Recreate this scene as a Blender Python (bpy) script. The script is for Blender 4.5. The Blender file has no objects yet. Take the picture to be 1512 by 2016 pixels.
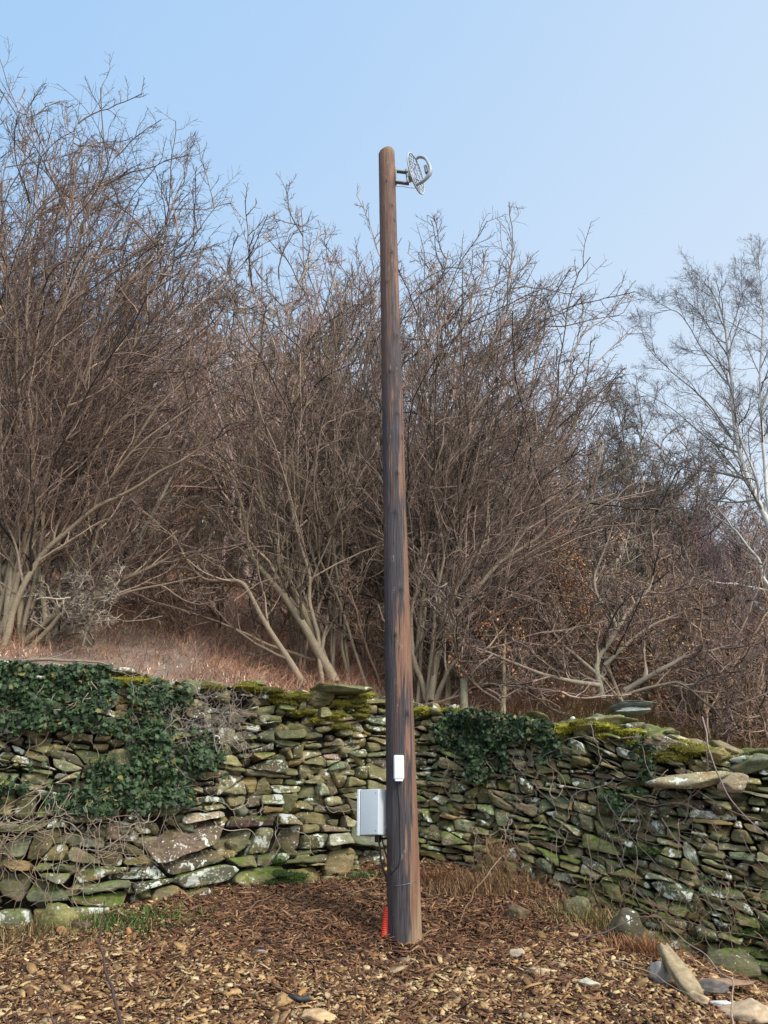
import bpy, math, random
import numpy as np
from mathutils import Vector
random.seed(7)
SC = bpy.context.scene
COL = SC.collection
R = math.radians
# ------------------------------------------------------------------ camera, sky, sun, exposure
PITCH, F, CZ = R(25), 1523.0, 1.6
cam = bpy.data.cameras.new("camera"); co = bpy.data.objects.new("camera", cam); COL.objects.link(co)
co.location = (0, 0, CZ); co.rotation_euler = (R(90) + PITCH, 0, 0)
cam.sensor_fit = 'VERTICAL'; cam.sensor_height = 24; cam.lens = 24 * F / 2016
cam.clip_start = 0.05; cam.clip_end = 2000
SC.camera = co
SUN = Vector((0.62, -0.62, 0.72)).normalized()
w = bpy.data.worlds.new("World"); SC.world = w; w.use_nodes = True
nt = w.node_tree; nt.nodes.clear()
out = nt.nodes.new('ShaderNodeOutputWorld'); bg = nt.nodes.new('ShaderNodeBackground')
sky = nt.nodes.new('ShaderNodeTexSky'); sky.sky_type = 'NISHITA'; sky.sun_disc = False
sky.sun_elevation = math.asin(SUN.z); sky.sun_rotation = math.atan2(SUN.x, SUN.y)
sky.air_density = 1.0; sky.dust_density = .3; sky.ozone_density = 1.2
tc = nt.nodes.new('ShaderNodeTexCoord')
nz = nt.nodes.new('ShaderNodeTexNoise'); nz.inputs['Scale'].default_value = 1.3; nz.inputs['Detail'].default_value = 4
nt.links.new(tc.outputs['Generated'], nz.inputs['Vector'])
# thin high cloud, thicker towards the right and the horizon
dotn = nt.nodes.new('ShaderNodeVectorMath'); dotn.operation = 'DOT_PRODUCT'
nt.links.new(tc.outputs['Generated'], dotn.inputs[0]); dotn.inputs[1].default_value = (0.62, 0.0, -0.85)
def wmath(op, a_, b_, c_=None, cl=False):
    x = nt.nodes.new('ShaderNodeMath'); x.operation = op; x.use_clamp = cl
    for q, i in ((a_, 0), (b_, 1), (c_, 2)):
        if q is None: continue
        if hasattr(q, 'links'): nt.links.new(q, x.inputs[i])
        else: x.inputs[i].default_value = q
    return x.outputs[0]
def wmix(f, a_, b_):
    x = nt.nodes.new('ShaderNodeMix'); x.data_type = 'RGBA'
    for q, i in ((f, 0), (a_, 6), (b_, 7)):
        if hasattr(q, 'links'): nt.links.new(q, x.inputs[i])
        else: x.inputs[i].default_value = q if i == 0 else (*q, 1)
    return x.outputs[2]
f1 = wmath('MULTIPLY_ADD', dotn.outputs['Value'], 1.15, 1.08)
f1 = wmath('ADD', f1, wmath('MULTIPLY_ADD', nz.outputs['Fac'], .5, -.25), None, True)
c1 = wmix(f1, (2.6, 4.05, 5.95), (4.55, 5.25, 6.05))
c1 = wmix(.15, c1, sky.outputs[0])
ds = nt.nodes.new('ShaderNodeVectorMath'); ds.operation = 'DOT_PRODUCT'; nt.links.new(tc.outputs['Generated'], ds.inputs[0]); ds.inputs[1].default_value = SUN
f2 = wmath('MULTIPLY_ADD', ds.outputs['Value'], 2.3, -1.06, True)     # bright haze round the sun, added unseen behind the camera for ambient light
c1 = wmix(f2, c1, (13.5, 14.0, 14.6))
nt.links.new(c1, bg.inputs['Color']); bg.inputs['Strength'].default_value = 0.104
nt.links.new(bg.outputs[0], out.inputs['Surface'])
sl = bpy.data.lights.new("sun", 'SUN'); sl.energy = 2.2; sl.angle = R(13); sl.color = (1, 0.95, 0.87)
so = bpy.data.objects.new("sun", sl); COL.objects.link(so); so.rotation_euler = SUN.to_track_quat('Z', 'Y').to_euler()
SC.view_settings.view_transform = 'Standard'; SC.view_settings.look = 'None'
SC.view_settings.exposure = 0.74; SC.view_settings.gamma = 1
# ------------------------------------------------------------------ geometry helpers
sp, cp = math.sin(PITCH), math.cos(PITCH)
def P(px, py, Y):
    a, b = (px - 756) / F, (1008 - py) / F
    d = np.array([a, cp - b * sp, sp + b * cp]); t = Y / d[1]
    return np.array([0, 0, CZ]) + d * t
def proj(p):
    p = np.asarray(p, float); q = p - np.array([0, 0, CZ])
    dep = q[..., 1] * cp + q[..., 2] * sp; up = -q[..., 1] * sp + q[..., 2] * cp
    return 756 + F * q[..., 0] / dep, 1008 - F * up / dep
def hsh(i, j, k, s):
    n = (i.astype(np.int64) * 374761393 + j.astype(np.int64) * 668265263 + k.astype(np.int64) * 2147483647 + s * 974634777) & 0xffffffff
    n = ((n ^ (n >> 13)) * 1274126177) & 0xffffffff
    return ((n ^ (n >> 16)) & 0xffff) / 32767.5 - 1
def vn(p, s=0):
    p = np.asarray(p, float); f = np.floor(p); t = p - f; t = t * t * (3 - 2 * t); i, j, k = [f[..., a].astype(np.int64) for a in range(3)]
    r = 0
    for a in (0, 1):
        for b in (0, 1):
            for c in (0, 1):
                wgt = (t[..., 0] if a else 1 - t[..., 0]) * (t[..., 1] if b else 1 - t[..., 1]) * (t[..., 2] if c else 1 - t[..., 2])
                r = r + wgt * hsh(i + a, j + b, k + c, s)
    return r
def fbm(p, s=0, o=4):
    r = 0; a = 1
    for q in range(o): r = r + a * vn(np.asarray(p) * 2 ** q, s + q); a *= .5
    return r
def sstep(a, b, x):
    t = np.clip((x - a) / (b - a), 0, 1); return t * t * (3 - 2 * t)
def norm(v): return v / np.maximum(np.linalg.norm(v, axis=-1, keepdims=True), 1e-9)
class MB:
    """collects vertex/face blocks into one mesh object"""
    def __init__(s): s.v = []; s.li = []; s.lt = []; s.c = []; s.a = []; s.n = 0
    def add(s, v, faces, col=(.5, .5, .5), att=None):
        """faces: list of int arrays (n,k)"""
        v = np.asarray(v, float).reshape(-1, 3); m = len(v)
        s.v.append(v)
        for f in faces:
            f = np.asarray(f)
            if f.size == 0: continue
            s.li.append((f + s.n).ravel()); s.lt.append(np.full(len(f), f.shape[1]))
        c = np.asarray(col, float); c = np.broadcast_to(c, (m, 3)) if c.ndim == 1 else c
        s.c.append(c)
        a = np.zeros((m, 2)) if att is None else np.broadcast_to(np.asarray(att, float), (m, 2))
        s.a.append(a); s.n += m
    def build(s, name, mat, parent=None, smooth=False, base=None):
        v = np.concatenate(s.v); li = np.concatenate(s.li); lt = np.concatenate(s.lt); c = np.concatenate(s.c); a = np.concatenate(s.a)
        off = np.zeros(3)
        if parent is not None: off = np.array(parent['_o'])
        elif base is not None: off = np.array(base)
        me = bpy.data.meshes.new(name)
        me.vertices.add(len(v)); me.vertices.foreach_set('co', (v - off).astype(np.float32).ravel())
        me.loops.add(len(li)); me.loops.foreach_set('vertex_index', li.astype(np.int32))
        me.polygons.add(len(lt)); me.polygons.foreach_set('loop_start', np.concatenate([[0], np.cumsum(lt)[:-1]]).astype(np.int32))
        me.update(calc_edges=True)
        if smooth: me.polygons.foreach_set('use_smooth', np.ones(len(lt), bool))
        ca = me.color_attributes.new('Col', 'FLOAT_COLOR', 'POINT')
        ca.data.foreach_set('color', np.concatenate([c, np.ones((len(c), 1))], 1).astype(np.float32).ravel())
        if a.any():
            for i, nme in enumerate(('moss', 'lich')):
                at = me.attributes.new(nme, 'FLOAT', 'POINT'); at.data.foreach_set('value', a[:, i].astype(np.float32).copy())
        me.materials.append(mat)
        o = bpy.data.objects.new(name, me); COL.objects.link(o)
        if parent is not None: o.parent = parent
        elif base is not None: o.location = base
        return o
OFFS = []
def thing(name, label, cat, loc, group=None):
    o = bpy.data.objects.new(name, None); COL.objects.link(o); o.location = tuple(float(q) for q in loc); o.empty_display_size = .1
    o['label'] = label; o['category'] = cat; o['_o'] = [float(q) for q in loc]; OFFS.append(o)
    if group: o['group'] = group
    return o
def tag(o, label, cat, group=None, kind=None):
    if label: o['label'] = label
    if cat: o['category'] = cat
    if group: o['group'] = group
    if kind: o['kind'] = kind
    return o
def tubes(Pt, Rd, sides):
    """Pt (N,K,3), Rd (N,K) -> verts, quads"""
    N, K, _ = Pt.shape
    T = norm(np.gradient(Pt, axis=1)); mean = norm(T.mean(1)); ref = np.zeros((N, 3)); ref[np.arange(N), np.argmin(np.abs(mean), 1)] = 1
    U = norm(np.cross(T, ref[:, None, :])); V = np.cross(T, U)
    an = np.arange(sides) / sides * 2 * math.pi
    v = Pt[:, :, None, :] + Rd[:, :, None, None] * (np.cos(an)[None, None, :, None] * U[:, :, None, :] + np.sin(an)[None, None, :, None] * V[:, :, None, :])
    idx = np.arange(N * K * sides).reshape(N, K, sides)
    a = idx[:, :-1, :]; b = np.roll(a, -1, 2); d = idx[:, 1:, :]; c = np.roll(d, -1, 2)
    return v.reshape(-1, 3), np.stack([a, b, c, d], -1).reshape(-1, 4)
def catmull(pts, K, rr=None):
    pts = np.asarray(pts, float); n = len(pts)
    e = np.concatenate([[2 * pts[0] - pts[1]], pts, [2 * pts[-1] - pts[-2]]])
    t = np.linspace(0, n - 1 - 1e-6, K); i = t.astype(int); f = (t - i)[:, None]
    p0, p1, p2, p3 = e[i], e[i + 1], e[i + 2], e[i + 3]
    return .5 * (2 * p1 + (p2 - p0) * f + (2 * p0 - 5 * p1 + 4 * p2 - p3) * f ** 2 + (3 * p1 - p0 - 3 * p2 + p3) * f ** 3)
def children(rng, PP, RR, cnt, tr, ang, lenr, K, trop, wander, rr, rmin, lmin=.05, taper=.75):
    """grow cnt branches from every parent polyline"""
    N, KP, _ = PP.shape; M = N * cnt
    pi = np.repeat(np.arange(N), cnt); t = tr[0] + (tr[1] - tr[0]) * ((np.tile(np.arange(cnt), N) + rng.random(M)) / cnt)
    L = np.linalg.norm(np.diff(PP, axis=1), axis=2).sum(1)[pi]
    x = t * (KP - 1); i = np.minimum(x.astype(int), KP - 2); f = (x - i)[:, None]
    p = PP[pi, i] * (1 - f) + PP[pi, i + 1] * f; T = norm(PP[pi, i + 1] - PP[pi, i]); r = RR[pi, i] * (1 - f[:, 0]) + RR[pi, i + 1] * f[:, 0]
    q = rng.normal(size=(M, 3)); q = norm(q - (q * T).sum(1, keepdims=True) * T)
    q = norm(q + trop * .6); q = norm(q - (q * T).sum(1, keepdims=True) * T)
    a = np.radians(rng.normal(ang, ang * .3, M))[:, None]
    d = np.cos(a) * T + np.sin(a) * q
    ln = np.maximum(L * lenr * (1.15 - .75 * t) * rng.uniform(.45, 1.25, M), lmin)
    pts = [p]; st = (ln / (K - 1))[:, None]
    for k in range(K - 1):
        d = norm(d + rng.normal(size=(M, 3)) * wander + trop * .16)
        p = p + d * st; pts.append(p)
    r0 = np.clip(r * rr, rmin, None); s = np.linspace(0, 1, K)
    return np.stack(pts, 1), np.maximum(r0[:, None] * (1 - taper * s)[None], rmin * .6)
def colr(rng, Rd, sides, thin, thick, rt=.02, var=.58):
    N, K = Rd.shape; t = np.clip(Rd / rt, 0, 1)[..., None]
    c = np.array(thin) * (1 - t) + np.array(thick) * t
    c = c * (1 + var * rng.normal(size=(N, 1, 1)).clip(-1.6, 2.2))  # random branch tone, spread wide to stand in for sunlit and dark twigs
    return np.repeat(c.reshape(-1, 3), sides, 0).clip(.005, 1)
# ------------------------------------------------------------------ materials
def mat(name, build, rough=.9, spec=.3):
    m = bpy.data.materials.new(name); m.use_nodes = True; n = m.node_tree; b = n.nodes['Principled BSDF']
    b.inputs['Roughness'].default_value = rough; b.inputs['Specular IOR Level'].default_value = spec
    build(n, b); return m
class G:
    def __init__(s, n, b): s.n = n; s.b = b; s.co = None
    def node(s, t, **k):
        x = s.n.nodes.new(t)
        for a, v in k.items(): setattr(x, a, v)
        return x
    def attr(s, nm): x = s.node('ShaderNodeAttribute'); x.attribute_name = nm; return x.outputs['Color'] if nm == 'Col' else x.outputs['Fac']
    def noise(s, sc, det=4, rough=.6, vec=None, dist=0):
        x = s.node('ShaderNodeTexNoise'); x.inputs['Scale'].default_value = sc; x.inputs['Detail'].default_value = det
        x.inputs['Roughness'].default_value = rough; x.inputs['Distortion'].default_value = dist
        s.n.links.new(vec if vec else s.obj(), x.inputs['Vector']); return x.outputs['Fac']
    def obj(s):
        if not s.co: s.co = s.node('ShaderNodeTexCoord').outputs['Object']
        return s.co
    def mapv(s, scale, loc=(0, 0, 0)):
        x = s.node('ShaderNodeMapping'); x.inputs['Scale'].default_value = scale; x.inputs['Location'].default_value = loc
        s.n.links.new(s.obj(), x.inputs['Vector']); return x.outputs[0]
    def ramp(s, f, stops):
        x = s.node('ShaderNodeValToRGB'); s.n.links.new(f, x.inputs[0]); e = x.color_ramp.elements
        while len(e) < len(stops): e.new(.5)
        for q, (p, c) in zip(e, stops): q.position = p; q.color = (*c, 1) if not isinstance(c, (int, float)) else (c, c, c, 1)
        return x.outputs[0]
    def mix(s, f, a, b, bt='MIX'):
        x = s.node('ShaderNodeMix'); x.data_type = 'RGBA'; x.blend_type = bt
        for v, i in ((f, 0), (a, 6), (b, 7)):
            if hasattr(v, 'is_linked') or hasattr(v, 'links'): s.n.links.new(v, x.inputs[i])
            else: x.inputs[i].default_value = v if i == 0 else (*v, 1)
        return x.outputs[2]
    def math(s, op, a, b=0.0, cl=False):
        x = s.node('ShaderNodeMath'); x.operation = op; x.use_clamp = cl
        for v, i in ((a, 0), (b, 1)):
            if hasattr(v, 'links'): s.n.links.new(v, x.inputs[i])
            else: x.inputs[i].default_value = v
        return x.outputs[0]
    def col(s, c): s.n.links.new(c, s.b.inputs['Base Color'])
    def bump(s, h, st=.5, d=.01):
        x = s.node('ShaderNodeBump'); x.inputs['Strength'].default_value = st; x.inputs['Distance'].default_value = d
        s.n.links.new(h, x.inputs['Height']); s.n.links.new(x.outputs[0], s.b.inputs['Normal'])
def m_attr(sc=30, amt=.5, bump=.3, bd=.004):
    def f(n, b):
        g = G(n, b); c = g.attr('Col'); nn = g.noise(sc, 5)
        g.col(g.mix(1.0, c, g.ramp(nn, [(.25, 1 - amt), (.75, 1 + amt)]), 'MULTIPLY'))
        if bump: g.bump(nn, bump, bd)
    return f
def m_stone(n, b):
    g = G(n, b); c = g.attr('Col')
    n1 = g.noise(9, 6, .65); n2 = g.noise(60, 5, .7); lay = g.noise(5, 4, .6, g.mapv((1, 1, 9)))
    c = g.mix(1, c, g.ramp(n1, [(.3, (.55, .55, .52)), (.7, (1.35, 1.33, 1.25))]), 'MULTIPLY')
    c = g.mix(1, c, g.ramp(lay, [(.35, .72), (.65, 1.2)]), 'MULTIPLY')
    c = g.mix(1, c, g.ramp(n2, [(.3, .65), (.7, 1.35)]), 'MULTIPLY')
    # brown and green-grey algal films
    gf = g.ramp(g.noise(3.2, 4), [(.4, 0), (.6, 1)])
    c = g.mix(g.math('MULTIPLY', gf, .36), c, (.14, .15, .045))
    of = g.ramp(g.noise(6, 5, .6, g.mapv((1, 1, 1), (7, 3, 1))), [(.56, 0), (.66, 1)])
    c = g.mix(g.math('MULTIPLY', of, .45), c, (.24, .14, .05))
    # pale crustose lichen
    ln = g.noise(13, 5, .62, g.mapv((1, 1, 1), (3, 9, 5)), .4); lt = g.math('ADD', ln, g.math('MULTIPLY', g.attr('lich'), .105))
    lf = g.ramp(lt, [(.655, 0), (.685, 1)])
    c = g.mix(g.math('MULTIPLY', lf, .85), c, g.mix(g.noise(45), (.40, .43, .36), (.74, .77, .70)))
    sp_ = g.ramp(g.math('ADD', g.noise(55, 2, .5), g.math('MULTIPLY', g.attr('lich'), .08)), [(.70, 0), (.73, 1)])
    c = g.mix(g.math('MULTIPLY', sp_, .7), c, (.55, .57, .48))
    # moss: on upward faces and where the stone carries it
    ge = g.node('ShaderNodeNewGeometry'); sx = g.node('ShaderNodeSeparateXYZ'); n.links.new(ge.outputs['Normal'], sx.inputs[0])
    mo = g.math('ADD', g.math('ADD', g.math('MULTIPLY', sx.outputs['Z'], .22), g.math('MULTIPLY', g.attr('moss'), .45)), g.math('MULTIPLY', g.noise(16, 5, .7), .8))
    mf = g.ramp(mo, [(.66, 0), (.78, 1)])
    c = g.mix(mf, c, g.mix(g.noise(40, 3), (.035, .055, .012), (.15, .19, .035)))
    g.col(c)
    g.bump(g.math('ADD', g.math('MULTIPLY', n2, .5), g.math('ADD', n1, g.math('MULTIPLY', lay, .6))), .8, .014)
def m_pole(n, b):
    g = G(n, b); c0 = g.node('ShaderNodeTexCoord').outputs['Object']; g.co = c0
    sx = g.node('ShaderNodeSeparateXYZ'); n.links.new(c0, sx.inputs[0])
    at = g.math('DIVIDE', g.math('ARCTAN2', sx.outputs['X'], g.math('MULTIPLY', sx.outputs['Y'], -1.0)), math.pi)   # 0 faces camera, + right
    cx = g.node('ShaderNodeCombineXYZ'); n.links.new(g.math('MULTIPLY', at, 3.2), cx.inputs[0]); n.links.new(g.math('MULTIPLY', sx.outputs['Z'], .55), cx.inputs[2])
    st = g.noise(2.2, 6, .6, cx.outputs[0], .3)
    cf = g.node('ShaderNodeCombineXYZ'); n.links.new(g.math('MULTIPLY', at, 38), cf.inputs[0]); n.links.new(g.math('MULTIPLY', sx.outputs['Z'], 3.2), cf.inputs[2])
    gr = g.noise(1.6, 6, .65, cf.outputs[0], .2)
    big = g.noise(1.1, 3, .5, g.mapv((.4, .4, .8)))
    # tar-stained side runs down the middle and left, brown timber on the right
    zf = g.math('DIVIDE', sx.outputs['Z'], 6.4)
    hi = g.ramp(zf, [(.30, 0), (.75, 1)])
    edge = g.math('SUBTRACT', g.math('ADD', at, g.math('MULTIPLY', g.math('SUBTRACT', st, .5), 1.7)), g.math('MULTIPLY', g.math('SUBTRACT', big, .5), 1.1))
    edge = g.math('ADD', edge, g.math('ADD', g.math('MULTIPLY', hi, .16), g.math('MULTIPLY', g.math('SUBTRACT', gr, .5), .35)))
    tar = g.ramp(edge, [(.07, 0), (.17, 1)])
    lft = g.ramp(g.math('ADD', g.math('MULTIPLY', edge, -1), g.math('MULTIPLY', hi, .30)), [(.42, 0), (.54, 1)])
    wood = g.mix(g.ramp(gr, [(.3, 0), (.7, 1)]), (.085, .042, .026), (.28, .165, .10))
    wood = g.mix(g.ramp(g.noise(2.5, 4), [(.35, 0), (.65, .5)]), wood, (.20, .09, .055))
    dark = g.mix(g.ramp(gr, [(.36, 0), (.72, 1)]), (.017, .0145, .017), (.10, .087, .091))
    dark = g.mix(g.ramp(st, [(.52, 0), (.60, .6)]), dark, (.085, .04, .03))
    c = g.mix(tar, dark, wood)
    c = g.mix(g.math('MULTIPLY', lft, .7), c, g.mix(gr, (.06, .03, .022), (.16, .085, .055)))
    # top part redder and cleaner, foot bare and pale
    tp = g.ramp(g.math('DIVIDE', sx.outputs['Z'], 6.4), [(.6, 0), (.97, 1)])
    c = g.mix(g.math('MULTIPLY', tp, .55), c, g.mix(gr, (.12, .05, .028), (.30, .16, .09)))
    tt = g.ramp(g.math('DIVIDE', g.math('ADD', sx.outputs['Z'], g.math('MULTIPLY', gr, .25)), 6.4), [(.985, 0), (1.0, 1)])
    c = g.mix(g.math('MULTIPLY', tt, .7), c, (.23, .16, .085))
    ft = g.ramp(g.math('ADD', g.math('MULTIPLY', sx.outputs['Z'], 1.0), g.math('SUBTRACT', g.math('MULTIPLY', st, .5), g.math('MULTIPLY', at, 1.2))), [(.04, 1), (.22, 0)])
    c = g.mix(g.math('MULTIPLY', ft, .8), c, g.mix(gr, (.20, .13, .075), (.40, .29, .18)))
    # drying checks and pale scuffs
    cz = g.node('ShaderNodeCombineXYZ'); n.links.new(g.math('MULTIPLY', at, 55), cz.inputs[0]); n.links.new(g.math('MULTIPLY', sx.outputs['Z'], 1.9), cz.inputs[2])
    ck = g.ramp(g.noise(1.0, 3, .5, cz.outputs[0], .4), [(.655, 0), (.69, 1)])
    c = g.mix(g.math('MULTIPLY', ck, .75), c, (.012, .009, .008))
    fl = g.ramp(g.noise(26, 3, .7, g.mapv((1, 1, .35))), [(.66, 0), (.72, 1)])
    c = g.mix(g.math('MULTIPLY', fl, .35), c, (.36, .30, .26))
    c = g.mix(1, c, g.attr('Col'), 'MULTIPLY')
    g.col(c); g.bump(g.math('SUBTRACT', g.math('ADD', g.math('MULTIPLY', gr, 1.0), st), ck), .75, .012)
    b.inputs['Roughness'].default_value = .72
def m_ground(a, c_, d, s1=7, s2=45):
    def f(n, b):
        g = G(n, b); c = g.mix(g.ramp(g.noise(s1, 6), [(.35, 0), (.65, 1)]), a, c_)
        c = g.mix(g.ramp(g.noise(s2, 5, .7), [(.5, 0), (.7, 1)]), c, d); g.col(c); g.bump(g.noise(s2, 6, .7), 1, .03)
    return f
def m_paint(col, dirt=.1):
    def f(n, b):
        g = G(n, b); g.col(g.mix(g.math('MULTIPLY', g.ramp(g.noise(9, 6, .7), [(.45, 0), (.8, 1)]), dirt * 2), col, (.25, .24, .2)))
    return f
M = dict(
    stone=mat('rubble stone', m_stone, .88, .25), bark=mat('bark', m_attr(60, .35, .4, .004), .85), twig=mat('twigs', m_attr(40, .2, 0), .8),
    pole=mat('creosoted timber', m_pole), chip=mat('wood chips', m_attr(80, .35, .2, .002), .85), rock=mat('loose stone', m_attr(25, .45, .6, .006)),
    ground=mat('forest soil', m_ground((.045, .022, .012), (.09, .045, .022), (.15, .085, .04))),
    hill=mat('hillside litter', m_ground((.22, .17, .135), (.30, .225, .18), (.20, .15, .10), 2, 20)),
    earth=mat('earth fill', m_ground((.012, .01, .007), (.03, .022, .014), (.045, .04, .02))),
    leaf=mat('ivy leaf', m_attr(50, .3, .2, .002), .5, .22), litter=mat('dead leaves', m_attr(30, .3, 0), .8), moss=mat('moss', m_attr(70, .5, .8, .006), .95),
    white=mat('white plastic', m_paint((.66, .71, .80), .04), .4, .5), grey=mat('grey enamel', m_paint((.47, .52, .55), .08), .45, .5), seam=mat('grey enamel edge', m_paint((.62, .66, .67), .08), .4, .5),
    galv=mat('galvanised steel', m_paint((.24, .26, .27), .3), .45, .5), dish=mat('grey plastic', m_paint((.36, .39, .42), .1), .5, .4), black=mat('black rubber', m_paint((.012, .012, .014), .1), .5, .5),
    red=mat('red plastic', m_paint((.52, .035, .012), .12), .6, .4))
for k_ in ('galv',): M[k_].node_tree.nodes['Principled BSDF'].inputs['Metallic'].default_value = .5
# ------------------------------------------------------------------ ground
def ground(x, y):
    x = np.asarray(x, float); y = np.asarray(y, float)
    z = .262 * np.minimum(y, 7.5) + .05 * np.clip(y - 7.5, 0, 50) * 0
    z = z - .46 * sstep(.75, 3.0, x) * sstep(1.5, 5, y) - .06 * sstep(-1, -3, x)
    p = np.stack([x, y, x * 0], -1)
    z = z - .06 * np.exp(-(((x - .1) / .9) ** 2 + ((y - 4.9) / .7) ** 2)) + .022 * np.exp(-((x - .118) ** 2 + (y - 5.0) ** 2) / .03)
    return z + .035 * fbm(p * 1.1, 3, 3) + .008 * fbm(p * 9, 4, 3)
def sheet(name, fn, xs, ys, m):
    X, Yy = np.meshgrid(xs, ys); v = np.stack([X, Yy, fn(X, Yy)], -1); n0, n1 = X.shape
    i = np.arange(n0 * n1).reshape(n0, n1); q = np.stack([i[:-1, :-1], i[:-1, 1:], i[1:, 1:], i[1:, :-1]], -1).reshape(-1, 4)
    mb = MB(); mb.add(v, [q]); o = mb.build(name, m, smooth=True); o['kind'] = 'structure'; return o
def grad(a, b, c, d, n1, n2, n3): return np.concatenate([np.linspace(a, b, n1, endpoint=False), np.linspace(b, c, n2, endpoint=False), np.linspace(c, d, n3)])
sheet('ground', ground, grad(-60, -4, 4, 60, 20, 260, 20), grad(-40, 2.5, 7.6, 7.7, 20, 200, 3), M['ground'])
# ------------------------------------------------------------------ dry stone walls
class Wall:
    def __init__(s, plan, top, seed):
        """plan: (px, base py, Y) ; top: (px, py)"""
        s.rng = np.random.default_rng(seed)
        pts = catmull([P(a, b, c) for a, b, c in plan], 80); s.p = pts[:, :2]
        s.u = np.concatenate([[0], np.cumsum(np.linalg.norm(np.diff(s.p, axis=0), axis=1))]); s.L = s.u[-1]
        s.zb = pts[:, 2]; t = norm(np.gradient(s.p, axis=0)); s.nx, s.ny = t[:, 1], -t[:, 0]
        tx = np.array([a for a, b in top], float); ty = np.array([b for a, b in top], float)
        px, _ = proj(pts); Yt = s.p[:, 1] + .12
        py = np.interp(px, tx, ty); s.H = np.array([P(a, b, c)[2] for a, b, c in zip(px, py, Yt)]) - s.zb
    def at(s, u, v, w):
        f = lambda a: np.interp(u, s.u, a)
        w = np.asarray(w) - .10 * v
        ex = (np.minimum(u, 0) + np.maximum(u - s.L, 0))
        return np.stack([f(s.p[:, 0]) + f(s.nx) * w - f(s.ny) * ex, f(s.p[:, 1]) + f(s.ny) * w + f(s.nx) * ex, f(s.zb) + v], -1)
    def top(s, u): return np.interp(u, s.u, s.H)
def clip_poly(poly, a, b, c):
    """keep a*x+b*y<=c"""
    outp = []; n = len(poly)
    for i in range(n):
        p, q = poly[i], poly[(i + 1) % n]; dp = a * p[0] + b * p[1] - c; dq = a * q[0] + b * q[1] - c
        if dp <= 0: outp.append(p)
        if dp * dq < 0:
            t = dp / (dp - dq); outp.append((p[0] + t * (q[0] - p[0]), p[1] + t * (q[1] - p[1])))
    return outp
PAL = np.array([(.15, .13, .085), (.11, .10, .07), (.19, .165, .115), (.085, .08, .06), (.20, .15, .08), (.12, .135, .11), (.15, .115, .09), (.24, .22, .17), (.085, .07, .055), (.16, .16, .09)]) * np.array([1.13, 1.10, .95])
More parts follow.
